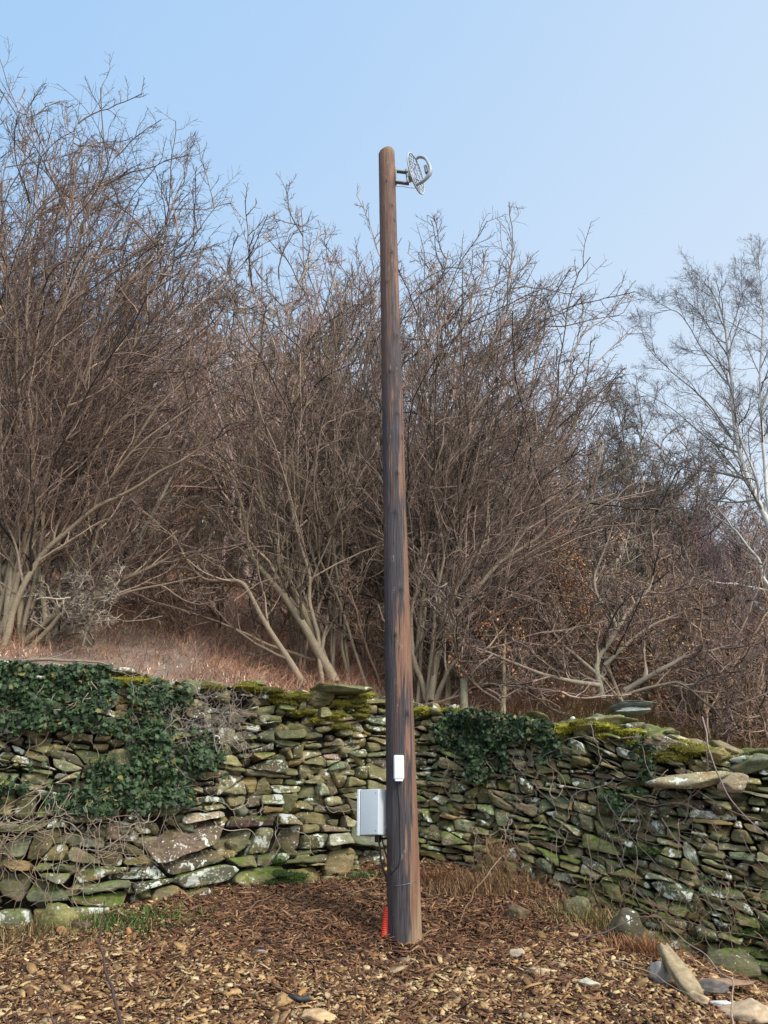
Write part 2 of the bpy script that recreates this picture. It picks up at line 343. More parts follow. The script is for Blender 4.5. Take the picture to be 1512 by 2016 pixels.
def stones(wl, sizefn, stretch, mossfn, lichfn, seed):
    rng = np.random.default_rng(seed); S = []
    CST = 1.7
    for base in (1.3, 1.0, .75):
        for _ in range(int(120 * wl.L / base)):
            u = rng.uniform(-.1, wl.L + .1); h = wl.top(u); v = rng.uniform(-.15, h + .1)
            sz = .42 * base * rng.uniform(.85, 1.15)
            ok = True
            for q in S:
                if abs(q[0] - u) < .9:
                    dd = math.hypot(q[0] - u, (q[1] - v) * CST)
                    if dd < .5 * (q[2] + sz) * .93: ok = False; break
            if ok: S.append((u, v, sz))
    S = np.array(S); mb = MB(); NO = 26; cells = []
    for i, (u, v, sz) in enumerate(S):
        x0, y0 = u, v * CST
        poly = [(-.9, -.9), (.9, -.9), (.9, .9), (-.9, .9)]
        dx = S[:, 0] - x0; dy = S[:, 1] * CST - y0; dd = dx * dx + dy * dy
        for j in np.argsort(dd)[1:22]:
            poly = clip_poly(poly, dx[j], dy[j], (dd[j] + (sz / 2) ** 2 - (S[j, 2] / 2) ** 2) / 2)   # power diagram
            if len(poly) < 3: break
        if len(poly) >= 3: cells.append(([(a + x0, (b + y0) / CST) for a, b in poly], 0))
    done = []
    while cells:
        pl, dpt = cells.pop(); q = np.array(pl); wd, ht = np.ptp(q[:, 0]), np.ptp(q[:, 1]); c0 = q.mean(0)
        if wd < .02 or ht < .012: continue
        ar = .5 * abs(np.dot(q[:, 0], np.roll(q[:, 1], -1)) - np.dot(q[:, 1], np.roll(q[:, 0], -1)))
        w0 = sizefn(c0[0], c0[1], wl.top(c0[0])); at_ = w0 * w0 / stretch
        asp = stretch * math.exp(rng.normal(0, .35))
        if (ar > at_ * math.exp(rng.normal(.1, .45)) and dpt < 9) or wd / ht > asp * 2.2:
            if wd / ht > asp: th = rng.normal(math.pi / 2, .30)
            else: th = rng.normal(.02 * math.sin(c0[0] * 3), .13)
            nx_, ny_ = -math.sin(th), math.cos(th); cx, cy = c0[0] + rng.normal(0, .13) * wd, c0[1] + rng.normal(0, .13) * ht; k_ = nx_ * cx + ny_ * cy
            for sgn in (1, -1):
                pp = clip_poly(pl, sgn * nx_, sgn * ny_, sgn * k_)
                if len(pp) >= 3: cells.append((pp, dpt + 1))
        else: done.append(pl)
    rg = [1.0, 1.0, .99, .965, .88, .72, .50, .26]
    for poly in done:
        c0 = np.array(poly).mean(0); u, v = c0; h = wl.top(u) + rng.uniform(-.035, .035)
        poly = clip_poly(poly, rng.uniform(-.12, .12), 1, h + rng.uniform(-.02, .02)) if v < h + .1 else []
        if len(poly) < 3 or v > h: continue
        for _ in range(rng.choice([0, 1, 2], p=[.35, .4, .25])):   # a broken-off corner
            q = np.array(poly); t_ = rng.uniform(0, 6.283); n_x, n_y = math.cos(t_), 1.9 * math.sin(t_); pr = q @ np.array([n_x, n_y])
            p2 = clip_poly(poly, n_x, n_y, pr.max() - rng.uniform(.05, .2) * np.ptp(pr))
            if len(p2) >= 3: poly = p2
        pl = np.array(poly)
        wd, ht = np.ptp(pl[:, 0]), np.ptp(pl[:, 1]); sz = wd
        if wd < .03 or ht < .016: continue
        k = rng.uniform(.04, .15); nx = np.roll(pl, -1, 0); pl = np.stack([pl * (1 - k) + nx * k, pl * k + nx * (1 - k)], 1).reshape(-1, 2)
        c0 = pl.mean(0); wd, ht = np.ptp(pl[:, 0]), np.ptp(pl[:, 1])
        g = rng.uniform(.003, .010); pl = c0 + (pl - c0) * np.array([max(1 - 2 * g / wd, .5), max(1 - 2 * g / ht, .5)])
        th = rng.normal(0, .045); rot = np.array([[math.cos(th), -math.sin(th)], [math.sin(th), math.cos(th)]]); pl = (pl - c0) @ rot + c0
        cl = np.concatenate([pl, pl[:1]]); sg = np.concatenate([[0], np.cumsum(np.linalg.norm(np.diff(cl, axis=0), axis=1))])
        t = np.linspace(0, sg[-1], NO, endpoint=False); ol = np.stack([np.interp(t, sg, cl[:, 0]), np.interp(t, sg, cl[:, 1])], 1)
        sd = rng.random(3) * 50
        ol = ol + .007 * np.stack([vn(np.c_[ol * 22, ol[:, :1] * 0] + sd, 1), vn(np.c_[ol * 22, ol[:, :1] * 0] + sd, 2)], 1)
        prot = rng.normal(0, .031) + .012 * (sz > .2); ta, tb = rng.normal(0, .18), rng.normal(-.02, .38); dome = rng.uniform(.0, .016)
        U = []
        # two facets meeting along a ridge give each stone a broken face
        fa = rng.uniform(0, math.pi); fn = np.array([math.cos(fa), math.sin(fa) * 1.6]); fo = rng.normal(0, .3) * wd * .3; fs = rng.uniform(0, .75)
        for ri, rr in enumerate(rg):
            q = c0 + (ol - c0) * rr; dq = q - c0
            ww = prot + dome * (1 - rr ** 3) + ta * dq[:, 0] * .5 + tb * dq[:, 1] - fs * np.maximum(dq @ fn - fo, 0)
            lam = vn(np.c_[q[:, 0] * 5, q[:, 1] * 55, q[:, 0] * 0] + sd, 5); ww = ww + .0035 * lam + .011 * vn(np.c_[q * 11, q[:, :1] * 0] + sd, 6) + .005 * vn(np.c_[q * 34, q[:, :1] * 0] + sd, 7)
            if ri == 0: ww = np.full(NO, -.16)
            if ri == 1: ww = ww - .013 - .006 * rng.random()
            if ri == 2: ww = ww - .003
            U.append(np.c_[q, ww])
        cen = np.array([[c0[0], c0[1], prot + dome]]); V = np.concatenate(U + [cen])
        wv = wl.at(V[:, 0], V[:, 1], V[:, 2])
        nr = len(rg); ii = np.arange(nr * NO).reshape(nr, NO); a = ii[:-1]; b = np.roll(a, -1, 1); d = ii[1:]; c = np.roll(d, -1, 1)
        quads = np.stack([a, b, c, d], -1).reshape(-1, 4); l = ii[-1]; tris = np.stack([l, np.roll(l, -1), np.full(NO, nr * NO)], -1)
        col = PAL[rng.integers(len(PAL))] * rng.uniform(.7, 1.3) * (1 + .06 * rng.normal(size=3))
        mb.add(wv, [quads, tris], col.clip(.02, .5), (mossfn(u, v, h) + rng.normal(0, .12), max(0, lichfn(u, v, h) + rng.normal(0, .5))))
    return mb
def rock_geo(rng, size, sub_dirs, amp=.05, planes=13):
    D = sub_dirs; n = norm(rng.normal(size=(planes, 3))); dist = rng.uniform(.62, 1.0, planes)
    dt = D @ n.T; r = np.where(dt > .05, dist / np.maximum(dt, .05), 9).min(1); r = np.minimum(r, 1.25)
    v = D * r[:, None]; o_ = rng.random(3) * 50; lay = vn(np.c_[v[:, 0] * 1.5, v[:, 1] * 1.5, v[:, 2] * 9] + o_, 2)
    v = v * (1 + amp * vn(D * 3 + o_, 1) + amp * .6 * vn(v * 7 + o_, 3) + amp * .5 * lay)[:, None] * np.array(size)
    return v
def ico(sub):
    import bmesh
    bm = bmesh.new(); bmesh.ops.create_icosphere(bm, subdivisions=sub, radius=1); v = np.array([q.co[:] for q in bm.verts]); f = np.array([[q.index for q in p.verts] for p in bm.faces]); bm.free(); return norm(v), f
IV, IF = ico(4); IV2, IF2 = ico(3)
def rotm(rng, tilt=.3):
    a = rng.uniform(0, 6.283); b, c = rng.normal(0, tilt, 2)
    ca, sa, cb, sb, cc, sc = math.cos(a), math.sin(a), math.cos(b), math.sin(b), math.cos(c), math.sin(c)
    return np.array([[ca, -sa, 0], [sa, ca, 0], [0, 0, 1]]) @ np.array([[1, 0, 0], [0, cb, -sb], [0, sb, cb]]) @ np.array([[cc, 0, sc], [0, 1, 0], [-sc, 0, cc]])
def moss_clump(mb, rng, c, size, n=900, col=(.17, .17, .025)):
    v = IV2 * (1 + .28 * vn(IV2 * 2.2 + rng.random(3) * 40, 3) + .12 * vn(IV2 * 6 + rng.random(3) * 40, 4))[:, None] * np.array(size)
    cc = np.array(col) * rng.uniform(.6, 1.25)
    mb.add(v + c, [IF2], cc * .6)
    i = rng.integers(len(v), size=n); j = v[i] + rng.normal(size=(n, 3)) * np.array(size) * .12; d = norm(j / np.array(size) + np.array([0, 0, .5]) + rng.normal(size=(n, 3)) * .5)
    t = norm(np.cross(d, rng.normal(size=(n, 3)))); L = rng.uniform(.006, .018, (n, 1)); wdt = .003
    V = np.stack([j - t * wdt, j + t * wdt, j + d * L], 1).reshape(-1, 3) + c
    mb.add(V, [np.arange(3 * n).reshape(n, 3)], np.repeat(cc * rng.uniform(.5, 1.9, (n, 1)), 3, 0))
def make_wall(label, plan, top, sizefn, stretch, mossfn, lichfn, seed, copes, mosses):
    wl = Wall(plan, top, seed); o = thing('dry_stone_wall', label, 'wall', wl.at(wl.L / 2, 0, 0))
    stones(wl, sizefn, stretch, mossfn, lichfn, seed).build('stone_face', M['stone'], o)
    rng = np.random.default_rng(seed + 1)
    # filler stones wedged in the joints, set back
    mb = MB()
    for _ in range(int(wl.L * 150)):
        u = rng.uniform(0, wl.L); v = rng.uniform(0, wl.top(u) - .03); s = rng.uniform(.02, .055)
        g = rock_geo(rng, (s * 1.5, s, s * .7), IV2, .1, 9) @ rotm(rng).T; mb.add(g + wl.at(u, v, -.062 + rng.uniform(-.02, .015)), [IF2], PAL[rng.integers(len(PAL))] * .9, (.1, .2))
    # cope stones and rubble on the top
    for (px0, px1, n, s0, s1, dv) in copes:
        pu, _ = proj(wl.at(wl.u, wl.H, 0))
        for _ in range(n):
            px = rng.uniform(px0, px1); u = float(np.interp(px, pu, wl.u)); s = rng.uniform(s0, s1)
            g = rock_geo(rng, (s * rng.uniform(1, 1.7), s * rng.uniform(.7, 1.1), s * rng.uniform(.22, .5)), IV, .06) @ rotm(rng, .15).T
            mb.add(g + wl.at(u, wl.top(u) + rng.uniform(-.02, dv), rng.uniform(-.42, -.02)), [IF], PAL[rng.integers(len(PAL))] * rng.uniform(.8, 1.4), (mossfn(u, 9, 9) * 1.0 - .05 + rng.normal(0, .12), max(0, rng.normal(.3, .5))))
    mb.build('cope_stone_rubble', M['stone'], o)
    # hearting behind the face
    mb = MB(); us = np.linspace(-.02, wl.L + .02, 90); h = wl.top(us)
    rows = [wl.at(us, -.25 + us * 0, -.10), wl.at(us, h - .05, -.10), wl.at(us, h - .02, -.28), wl.at(us, h - .05, -.55), wl.at(us, -.25 + us * 0, -.55)]
    v = np.stack(rows, 0); i = np.arange(v.shape[0] * 90).reshape(-1, 90); mb.add(v, [np.stack([i[:-1, :-1], i[:-1, 1:], i[1:, 1:], i[1:, :-1]], -1).reshape(-1, 4), np.array([[i[k, 0] for k in range(5)], [i[k, -1] for k in range(5)]])])
    mb.build('earth_core', M['earth'], o)
    mb = MB()
    for (px, py, n, sx_, sz_, cc) in mosses:
        pu, _ = proj(wl.at(wl.u, wl.H, 0))
        for _ in range(n):
            x = px + rng.normal(0, sx_); u = float(np.interp(x, pu, wl.u)); s = rng.uniform(.025, .07)
            pyt = proj(wl.at(u, wl.top(u), 0))[1]; v = wl.top(u) - (py - pyt) / F * 5.6 + rng.normal(0, sz_)
            wdep = rng.uniform(-.02, .02) if v < wl.top(u) - .01 else rng.uniform(-.35, 0)
            moss_clump(mb, rng, wl.at(u, min(v, wl.top(u) + .015), wdep), (s * 1.5, s, s * .42), 500, cc)
    mb.build('moss', M['moss'], o)
    return wl, o
YG, OG, DG = (.27, .25, .03), (.17, .15, .022), (.045, .075, .015)
def sizeL(u, v, h):
    t = v / h
    if t < .38: return .27
    return .19 if t < .6 else .15
W1, wall1 = make_wall('mossy grey dry stone wall left of the pole, overgrown with ivy at its left end',
    [(-520, 1800, 4.55), (-150, 1792, 5.0), (200, 1788, 5.3), (480, 1768, 5.75), (740, 1740, 6.15)],
    [(-500, 1290), (0, 1318), (180, 1318), (215, 1332), (300, 1350), (430, 1350), (500, 1352), (560, 1372), (610, 1366), (720, 1366), (760, 1385)],
    sizeL, 2.15, lambda u, v, h: (.28 if v < .25 else (.30 if v > h - .15 else .08)) + .08 * math.sin(u * 5), lambda u, v, h: .55 + .3 * math.sin(u * 3 + 1), 11,
    [(-300, 180, 26, .05, .11, .03), (180, 600, 46, .035, .085, .035), (600, 745, 14, .06, .12, .02)],
    [(660, 1352, 26, 34, .012, YG), (560, 1368, 20, 30, .03, OG), (640, 1420, 14, 34, .035, OG), (700, 1390, 10, 14, .03, OG), (265, 1342, 9, 18, .012, YG), (480, 1350, 7, 30, .015, OG), (560, 1715, 16, 26, .04, DG), (235, 1768, 8, 40, .03, DG), (450, 1730, 6, 30, .03, DG)])
W2, wall2 = make_wall('dark rubble dry stone wall right of the pole, sloping down to the right',
    [(690, 1732, 6.42), (860, 1745, 6.2), (1060, 1790, 5.85), (1290, 1880, 5.45), (1512, 1968, 5.15), (1900, 2080, 4.75)],
    [(690, 1378), (760, 1385), (830, 1396), (1000, 1412), (1130, 1432), (1200, 1428), (1300, 1448), (1400, 1468), (1512, 1490), (1900, 1600)],
    lambda u, v, h: .15 if v > .22 else .20, 2.2, lambda u, v, h: (.34 if v < .6 else (.36 if v > h - .12 else .12)) + .06 * math.sin(u * 4), lambda u, v, h: .25 + .2 * math.sin(u * 3), 23,
    [(700, 860, 14, .05, .09, .02), (860, 1150, 26, .045, .1, .03), (1150, 1512, 70, .05, .14, .07), (1512, 1700, 20, .06, .13, .06)],
    [(835, 1400, 12, 18, .015, YG), (1110, 1425, 12, 30, .02, YG), (1210, 1420, 46, 50, .03, YG), (1350, 1445, 44, 60, .04, YG), (1320, 1480, 20, 40, .03, OG), (900, 1400, 5, 12, .02, YG), (860, 1725, 14, 30, .04, DG), (1180, 1760, 12, 26, .04, DG), (1270, 1650, 4, 20, .02, DG), (1440, 1780, 12, 40, .05, DG)])
# the slope held up by the walls
_q = [wl.at(wl.u, wl.H, -.3) for wl in (W1, W2)]; _q = np.concatenate([_q[0][_q[0][:, 0] < -.02], _q[1][_q[1][:, 0] >= -.02]]); _q = _q[np.argsort(_q[:, 0])]
HX, HY, HZ = _q[:, 0], _q[:, 1], _q[:, 2]
def hill(x, y):
    x = np.asarray(x, float); y = np.asarray(y, float)
    s = np.clip(.37 - .022 * np.clip(x, -4, 6), .24, .42); wy = np.interp(x, HX, HY); wz = np.interp(x, HX, HZ)
    d = np.clip(y - wy, 0, 14); e = np.clip(y - 22, 0, 30)
    z = wz - .06 + s * d + .12 * np.clip(y - 20, 0, 2) + e * (.24 * sstep(10, -6, x * 20 / np.maximum(y, 8)) + .42) - 4.5 * sstep(0, .12, wy - y)
    p = np.stack([x, y, x * 0], -1)
    return z + .06 * fbm(p * .9, 8, 3) * sstep(wy, wy + 1.5, y) + .3 * vn(p * .22, 9) * sstep(8, 14, y)
sheet('hillside', hill, grad(-120, -10, 12, 140, 22, 220, 26), grad(4.4, 4.5, 26, 120, 2, 260, 40), M['hill'])
# ------------------------------------------------------------------ pole and what hangs on it
pb = P(797, 1856, 5.0); pt_ = P(761, 300, 4.98); HP = pt_[2] - pb[2]
pole = thing('timber_pole', 'tall brown tar-stained timber pole standing in wood chips before the stone walls', 'pole', pb)
def axis(t): return pb + (pt_ - pb) * t
def prad(t): return .098 - .025 * t - .004 * math.sin(t * 3.14)
def build_pole():
    rng = np.random.default_rng(5); ns, nh = 64, 300; mb = MB(); tt = np.linspace(-.05, 1.0, nh); an = np.linspace(0, 2 * math.pi, ns, endpoint=False)
    A, T = np.meshgrid(an, tt); r = np.vectorize(prad)(T)
    q = np.stack([np.cos(A) * 2.2, np.sin(A) * 2.2, T * 3.0], -1); q2 = np.stack([np.cos(A) * 14, np.sin(A) * 14, T * 7], -1)
    r = r + .003 * vn(q, 1) + .0012 * vn(q2, 2) - .0035 * np.clip(vn(np.stack([np.cos(A) * 9, np.sin(A) * 9, T * 4], -1), 3) - .45, 0, 1) * 3
    KC = np.ones_like(r)
    for kz, ka, s in ((.885, -1.1, .012), (.80, -1.25, .010), (.665, -1.0, .014), (.55, -1.2, .012), (.47, -1.35, .014), (.2, -1.1, .011), (.33, -1.3, .010), (.93, -1.7, .006), (.75, -1.9, .008), (.61, -1.75, .008), (.42, -1.6, .008), (.28, -1.8, .007), (.52, -.75, .01), (.86, -.8, .008)):
        dd = ((T - kz) * HP / .03) ** 2 + (((A - (ka + 2 * math.pi) + math.pi) % (2 * math.pi) - math.pi) * .09 / .022) ** 2
        r = r + s * np.exp(-dd) - s * 1.5 * np.exp(-dd * 7); KC = KC * (1 - .85 * np.exp(-dd * 2.2))
    c = pb + (pt_ - pb) * T[..., None]
    v = np.stack([c[..., 0] + np.cos(A) * r, c[..., 1] + np.sin(A) * r, c[..., 2] + 0 * r], -1)
    # slanted sawn top: clip heights
    top = pt_[2] - .012 + (v[..., 0] - pt_[0]) * .35 - (v[..., 1] - pt_[1]) * .0
    v[..., 2] = np.where(T > .985, np.minimum(v[..., 2], top + .0 * T), v[..., 2])
    i = np.arange(nh * ns).reshape(nh, ns); a = i[:-1]; b = np.roll(a, -1, 1); d = i[1:]; cc = np.roll(d, -1, 1)
    vv = v.reshape(-1, 3); lid = v[-1]; k = len(vv); rings = [lid + np.array([0, 0, 0])]
    cen = lid.mean(0); rg = cen + (lid - cen) * .86 + np.array([0, 0, .014]); rg2 = cen + (lid - cen) * .5 + np.array([0, 0, .022])
    allv = np.concatenate([vv, rg, rg2, [cen + np.array([0, 0, .024])]]); l0 = i[-1]; l1 = np.arange(k, k + ns); l2 = l1 + ns; ce = k + 2 * ns
    Q = [np.stack([a, b, cc, d], -1).reshape(-1, 4), np.stack([l0, np.roll(l0, -1), np.roll(l1, -1), l1], -1), np.stack([l1, np.roll(l1, -1), np.roll(l2, -1), l2], -1), np.stack([l2, np.roll(l2, -1), np.full(ns, ce)], -1)]
    kc = np.concatenate([KC.ravel(), np.ones(2 * ns + 1)])[:, None] * np.ones(3); mb.add(allv, Q, kc); mb.build('pole_shaft', M['pole'], pole, smooth=True)
build_pole()
def frame(px_, right, fwd):
    return np.array(px_), np.array(right), np.array(fwd)
def box(mb, c, ax, half, bev=.004, col=(.5, .5, .5)):
    """bevelled box, ax = 3x3 rows of axes"""
    import bmesh
    bm = bmesh.new(); bmesh.ops.create_cube(bm, size=2)
    for q in bm.verts: q.co = (q.co.x * half[0], q.co.y * half[1], q.co.z * half[2])
    if bev: bmesh.ops.bevel(bm, geom=list(bm.edges), offset=bev, segments=3, affect='EDGES', profile=.6)
    v = np.array([q.co[:] for q in bm.verts]) @ np.array(ax) + np.array(c)
    bm.verts.ensure_lookup_table(); fs = {}
    for f in bm.faces: fs.setdefault(len(f.verts), []).append([q.index for q in f.verts])
    bm.free(); mb.add(v, [np.array(x) for x in fs.values()], col)
def tube(mb, pts, r, sides=10, K=None, col=(.5, .5, .5)):
    p = catmull(pts, K or len(pts) * 5)[None]; rr = np.full((1, p.shape[1]), r) if np.isscalar(r) else np.interp(np.linspace(0, 1, p.shape[1]), np.linspace(0, 1, len(r)), r)[None]
    v, q = tubes(p, rr, sides); k = p.shape[1]
    mb.add(v, [q, np.arange(sides)[None, ::-1], (np.arange(sides) + (k - 1) * sides)[None]], col)
def rotz(a): return np.array([[math.cos(a), math.sin(a), 0], [-math.sin(a), math.cos(a), 0], [0, 0, 1]])
def taxis(z): return axis((z - pb[2]) / HP)
# white device
d0 = P(785, 1511, 4.885); dv = thing('wireless_unit', 'small white plastic box screwed to the front of the pole', 'electrical box', d0)
ax = rotz(.12); mb = MB(); box(mb, d0, ax, (.031, .020, .0705), .010); mb.build('casing', M['white'], dv, smooth=False)
mb = MB(); box(mb, d0 + np.array([0, -.0205, .045]), ax, (.0022, .0012, .0045), .0008); mb.build('indicator', M['dish'], dv)
mb = MB(); box(mb, d0 + np.array([0, -.002, -.0745]), ax, (.024, .014, .006), .004); mb.build('cable_cover', M['white'], dv)
z0 = d0[2] - .08; pts = []
for a, b in ((784, 1535), (785, 1560), (788, 1600), (788, 1650), (789, 1690), (782, 1707), (768, 1722)):
    q = P(a, b, 4.9); c = taxis(q[2]); r_ = prad((q[2] - pb[2]) / HP) + .004; dx = q[0] - c[0]; q[1] = c[1] - math.sqrt(max(r_ ** 2 - dx ** 2, .0001)); pts.append(q)
mb = MB(); tube(mb, pts, .0032, 8, 50); tag(mb.build('black_cable', M['black'], None, base=None), 'thin black cable running down the front of the pole from the small white box', 'cable')
# grey cabinet fixed to the left of the pole
c0 = P(741, 1600, 5.03); cb = thing('electrical_cabinet', 'grey metal electrical cabinet with a flanged lid, fixed to the left side of the pole', 'electrical cabinet', c0)
ax = rotz(-.52); hw, hd, hh = .064, .085, .128
mb = MB(); box(mb, c0, ax, (hw, hd, hh), .005); mb.build('cabinet_body', M['grey'], cb)
lx = c0 - ax[0] * (hw + .012); mb = MB(); box(mb, lx, ax, (.009, hd + .004, hh + .003), .003); mb.build('lid', M['seam'], cb)
mb = MB(); box(mb, c0 - ax[0] * (hw + .0015), ax, (.0025, hd - .004, hh - .004), 0); mb.build('lid_gasket', M['black'], cb)
for s in (.08, -.08):
    mb = MB(); box(mb, c0 + ax[0] * (hw + .010) + ax[1] * .03 + np.array([0, 0, s]), ax, (.012, .03, .012), .002); mb.build('mounting_bracket', M['galv'], cb)
mb = MB(); box(mb, c0 + ax[0] * .012 - np.array([0, 0, hh + .018]), ax, (.016, .016, .02), .006); mb.build('cable_gland', M['black'], cb)
for k, pl in enumerate((((745, 1650), (748, 1672), (751, 1698), (760, 1728), (770, 1765)), ((752, 1652), (757, 1672), (763, 1695), (768, 1720)))):
    mb = MB(); tube(mb, [P(a, b, 5.05) for a, b in pl], .0055 - .0015 * k, 8, 40)
    tag(mb.build('black_cable', M['black'], None), ('thick black cable looping from under the grey cabinet to behind the pole', 'thinner short black cable hanging under the grey cabinet beside the pole')[k], 'cable')
for s in (.105, -.105):
    mb = MB(); q = c0 - ax[1] * (hd + .0008) + ax[0] * (hw - .018) + np.array([0, 0, s]); tube(mb, [q - ax[1] * .0012, q + ax[1] * .002], .0035, 10, 3); mb.build('screw', M['galv'], cb)
# red duct stub
r0 = P(759, 1837, 4.98); rd = thing('duct_stub', 'short orange red ribbed plastic duct sticking up at the left of the pole foot', 'pipe', r0)
mb = MB(); A_ = P(757, 1846, 4.98); B_ = P(764, 1786, 5.0); K = 60; s = np.linspace(0, 1, K)
p = (A_ + (B_ - A_) * s[:, None])[None]; rr = (.023 + .0018 * np.sign(np.sin(s * 90)) * (s < .93))[None]
v, q = tubes(p, rr, 20); mb.add(v, [q]); v, q = tubes(p, rr * .84, 20); mb.add(v, [q[:, ::-1]]); mb.build('ribbed_tube', M['red'], rd)
# tie wire round the foot
mb = MB(); q = P(790, 1741, 5.0); c = taxis(q[2]); rw = prad((q[2] - pb[2]) / HP) + .0035
tube(mb, [c + np.array([math.sin(a) * rw, -math.cos(a) * rw, .006 * math.sin(a * 3) + (.012 if a > .5 else 0)]) for a in np.linspace(-.5, .9, 12)], .0011, 6, 50, (.5, .5, .5))
mb.build('wire_band', M['galv'], pole)
# ---- antenna on the pole head
q = P(782, 348, 4.98); zA = q[2]; cA = taxis(zA); rA = prad((zA - pb[2]) / HP)
ant = thing('dish_antenna', 'grey grid dish antenna with a curved feed arm, bracketed to the pole head', 'antenna', q)
def PA(a, b, Y=4.97): return P(680 + a / 6.3, 260 + b / 6.3, Y)
mb = MB(); bx = PA(636, 535); bz = .085
box(mb, np.array([cA[0] + rA + .006, cA[1], bx[2]]), np.eye(3), (.006, .025, bz * 1.05), .002); mb.build('back_plate', M['galv'], ant)
for za, zb in ((485, 505), (620, 640)):
    a = PA(640, za); b = PA(790, zb); a[0] = cA[0] + rA + .008; mb = MB(); m_ = (a + b) / 2; box(mb, m_, np.array([norm(b - a), [0, 1, 0], np.cross(norm(b - a), [0, 1, 0])]), (np.linalg.norm(b - a) / 2, .016, .0065), .001)
    mb.build('bracket_arm', M['galv'], ant)
mb = MB(); tube(mb, [PA(755, 465), PA(775, 640)], .010, 12, 8); mb.build('pivot_bar', M['galv'], ant)
mb = MB()
for z in ((775, 620), (748, 488)): tube(mb, [PA(*z, 4.935), PA(*z, 5.005)], .013, 10, 6)
mb.build('clamp_bolt', M['galv'], ant)
# dish frame: n points right and a bit towards the camera
aA = R(-26.5); n_ = np.array([math.cos(aA), math.sin(aA), 0]); e1 = np.array([-math.sin(aA) * 1, math.cos(aA), 0]); e2 = np.array([0, 0, 1.]); dc = PA(862, 520, 4.97); RD = .178
def dp(a, b, off=0):   # point on the shallow bowl
    return dc + e1 * a + e2 * b + n_ * (.9 * (a * a + b * b) - .018 + off)
mb = MB(); tube(mb, [dp(RD * math.cos(t), RD * math.sin(t)) for t in np.linspace(0, 2 * math.pi, 41)], .0068, 8, 120); mb.build('dish_rim', M['dish'], ant)
mb = MB(); hs = .030
seen = set()
for i in range(-8, 9):
    for j in range(-8, 9):
        cx_, cy_ = hs * 1.5 * i, hs * math.sqrt(3) * (j + .5 * (i % 2))
        for k in range(6):
            a0, a1 = k * math.pi / 3, (k + 1) * math.pi / 3
            p0 = (cx_ + hs * math.cos(a0), cy_ + hs * math.sin(a0)); p1 = (cx_ + hs * math.cos(a1), cy_ + hs * math.sin(a1))
            key = (round((p0[0] + p1[0]) * 500), round((p0[1] + p1[1]) * 500))
            if key in seen or math.hypot(*p0) > RD * 1.04 or math.hypot(*p1) > RD * 1.04: continue
            if math.hypot(*p0) > RD and math.hypot(*p1) > RD: continue
            seen.add(key); tube(mb, [dp(*p0), dp(*p1)], .0042, 5, 2)
mb.build('dish_grid', M['dish'], ant)
mb = MB()
for k in range(6):
    t = k * math.pi / 3 + .3; tube(mb, [dp(.02 * math.cos(t), .02 * math.sin(t), -.012), dp(.1 * math.cos(t), .1 * math.sin(t), -.008), dp(RD * math.cos(t), RD * math.sin(t))], .0045, 6, 8)
mb.build('dish_rib', M['dish'], ant)
mb = MB(); box(mb, dc - n_ * .045, np.array([n_, e1, e2]), (.03, .038, .042), .01); mb.build('radio_housing', M['dish'], ant)
apex = dc + n_ * .150 + e2 * (-.035)
pa = [dp(0, RD * .98), dc + n_ * .050 + e2 * .188, dc + n_ * .112 + e2 * .125, apex, dc + n_ * .095 - e2 * .115, dp(0, -RD * .80)]
pc = catmull(pa, 50); tg = norm(np.gradient(pc, axis=0)); nn = np.cross(tg, e1); wd = np.interp(np.linspace(0, 1, 50), [0, .3, .5, .7, 1], [.010, .014, .022, .016, .012]); th = np.interp(np.linspace(0, 1, 50), [0, .3, .5, .7, 1], [.005, .009, .014, .010, .006])
V = np.stack([pc + e1 * wd[:, None] + nn * th[:, None], pc - e1 * wd[:, None] + nn * th[:, None], pc - e1 * wd[:, None] - nn * th[:, None], pc + e1 * wd[:, None] - nn * th[:, None]], 1).reshape(-1, 3)
i = np.arange(200).reshape(50, 4); a = i[:-1]; b = np.roll(a, -1, 1); d = i[1:]; c = np.roll(d, -1, 1)
mb = MB(); mb.add(V, [np.stack([a, b, c, d], -1).reshape(-1, 4), i[:1], i[-1:]]); mb.build('feed_arm', M['dish'], ant)
mb = MB(); box(mb, dc + n_ * .108 + e2 * .0, np.array([norm(n_ + e2 * .1), e1, norm(e2 - n_ * .1)]), (.013, .016, .048), .008); mb.build('feed_horn', M['galv'], ant)
mb = MB(); zc = PA(630, 678)[2]; cc_ = taxis(zc); a = PA(632, 678); a[0] = cc_[0] + rA * .98
tube(mb, [a, PA(700, 674), PA(790, 690), PA(870, 693), PA(885, 668)], .0028, 6, 30); tag(mb.build('antenna_cable', M['dish'], None), 'thin grey cable running from the pole head to the grid dish', 'cable')
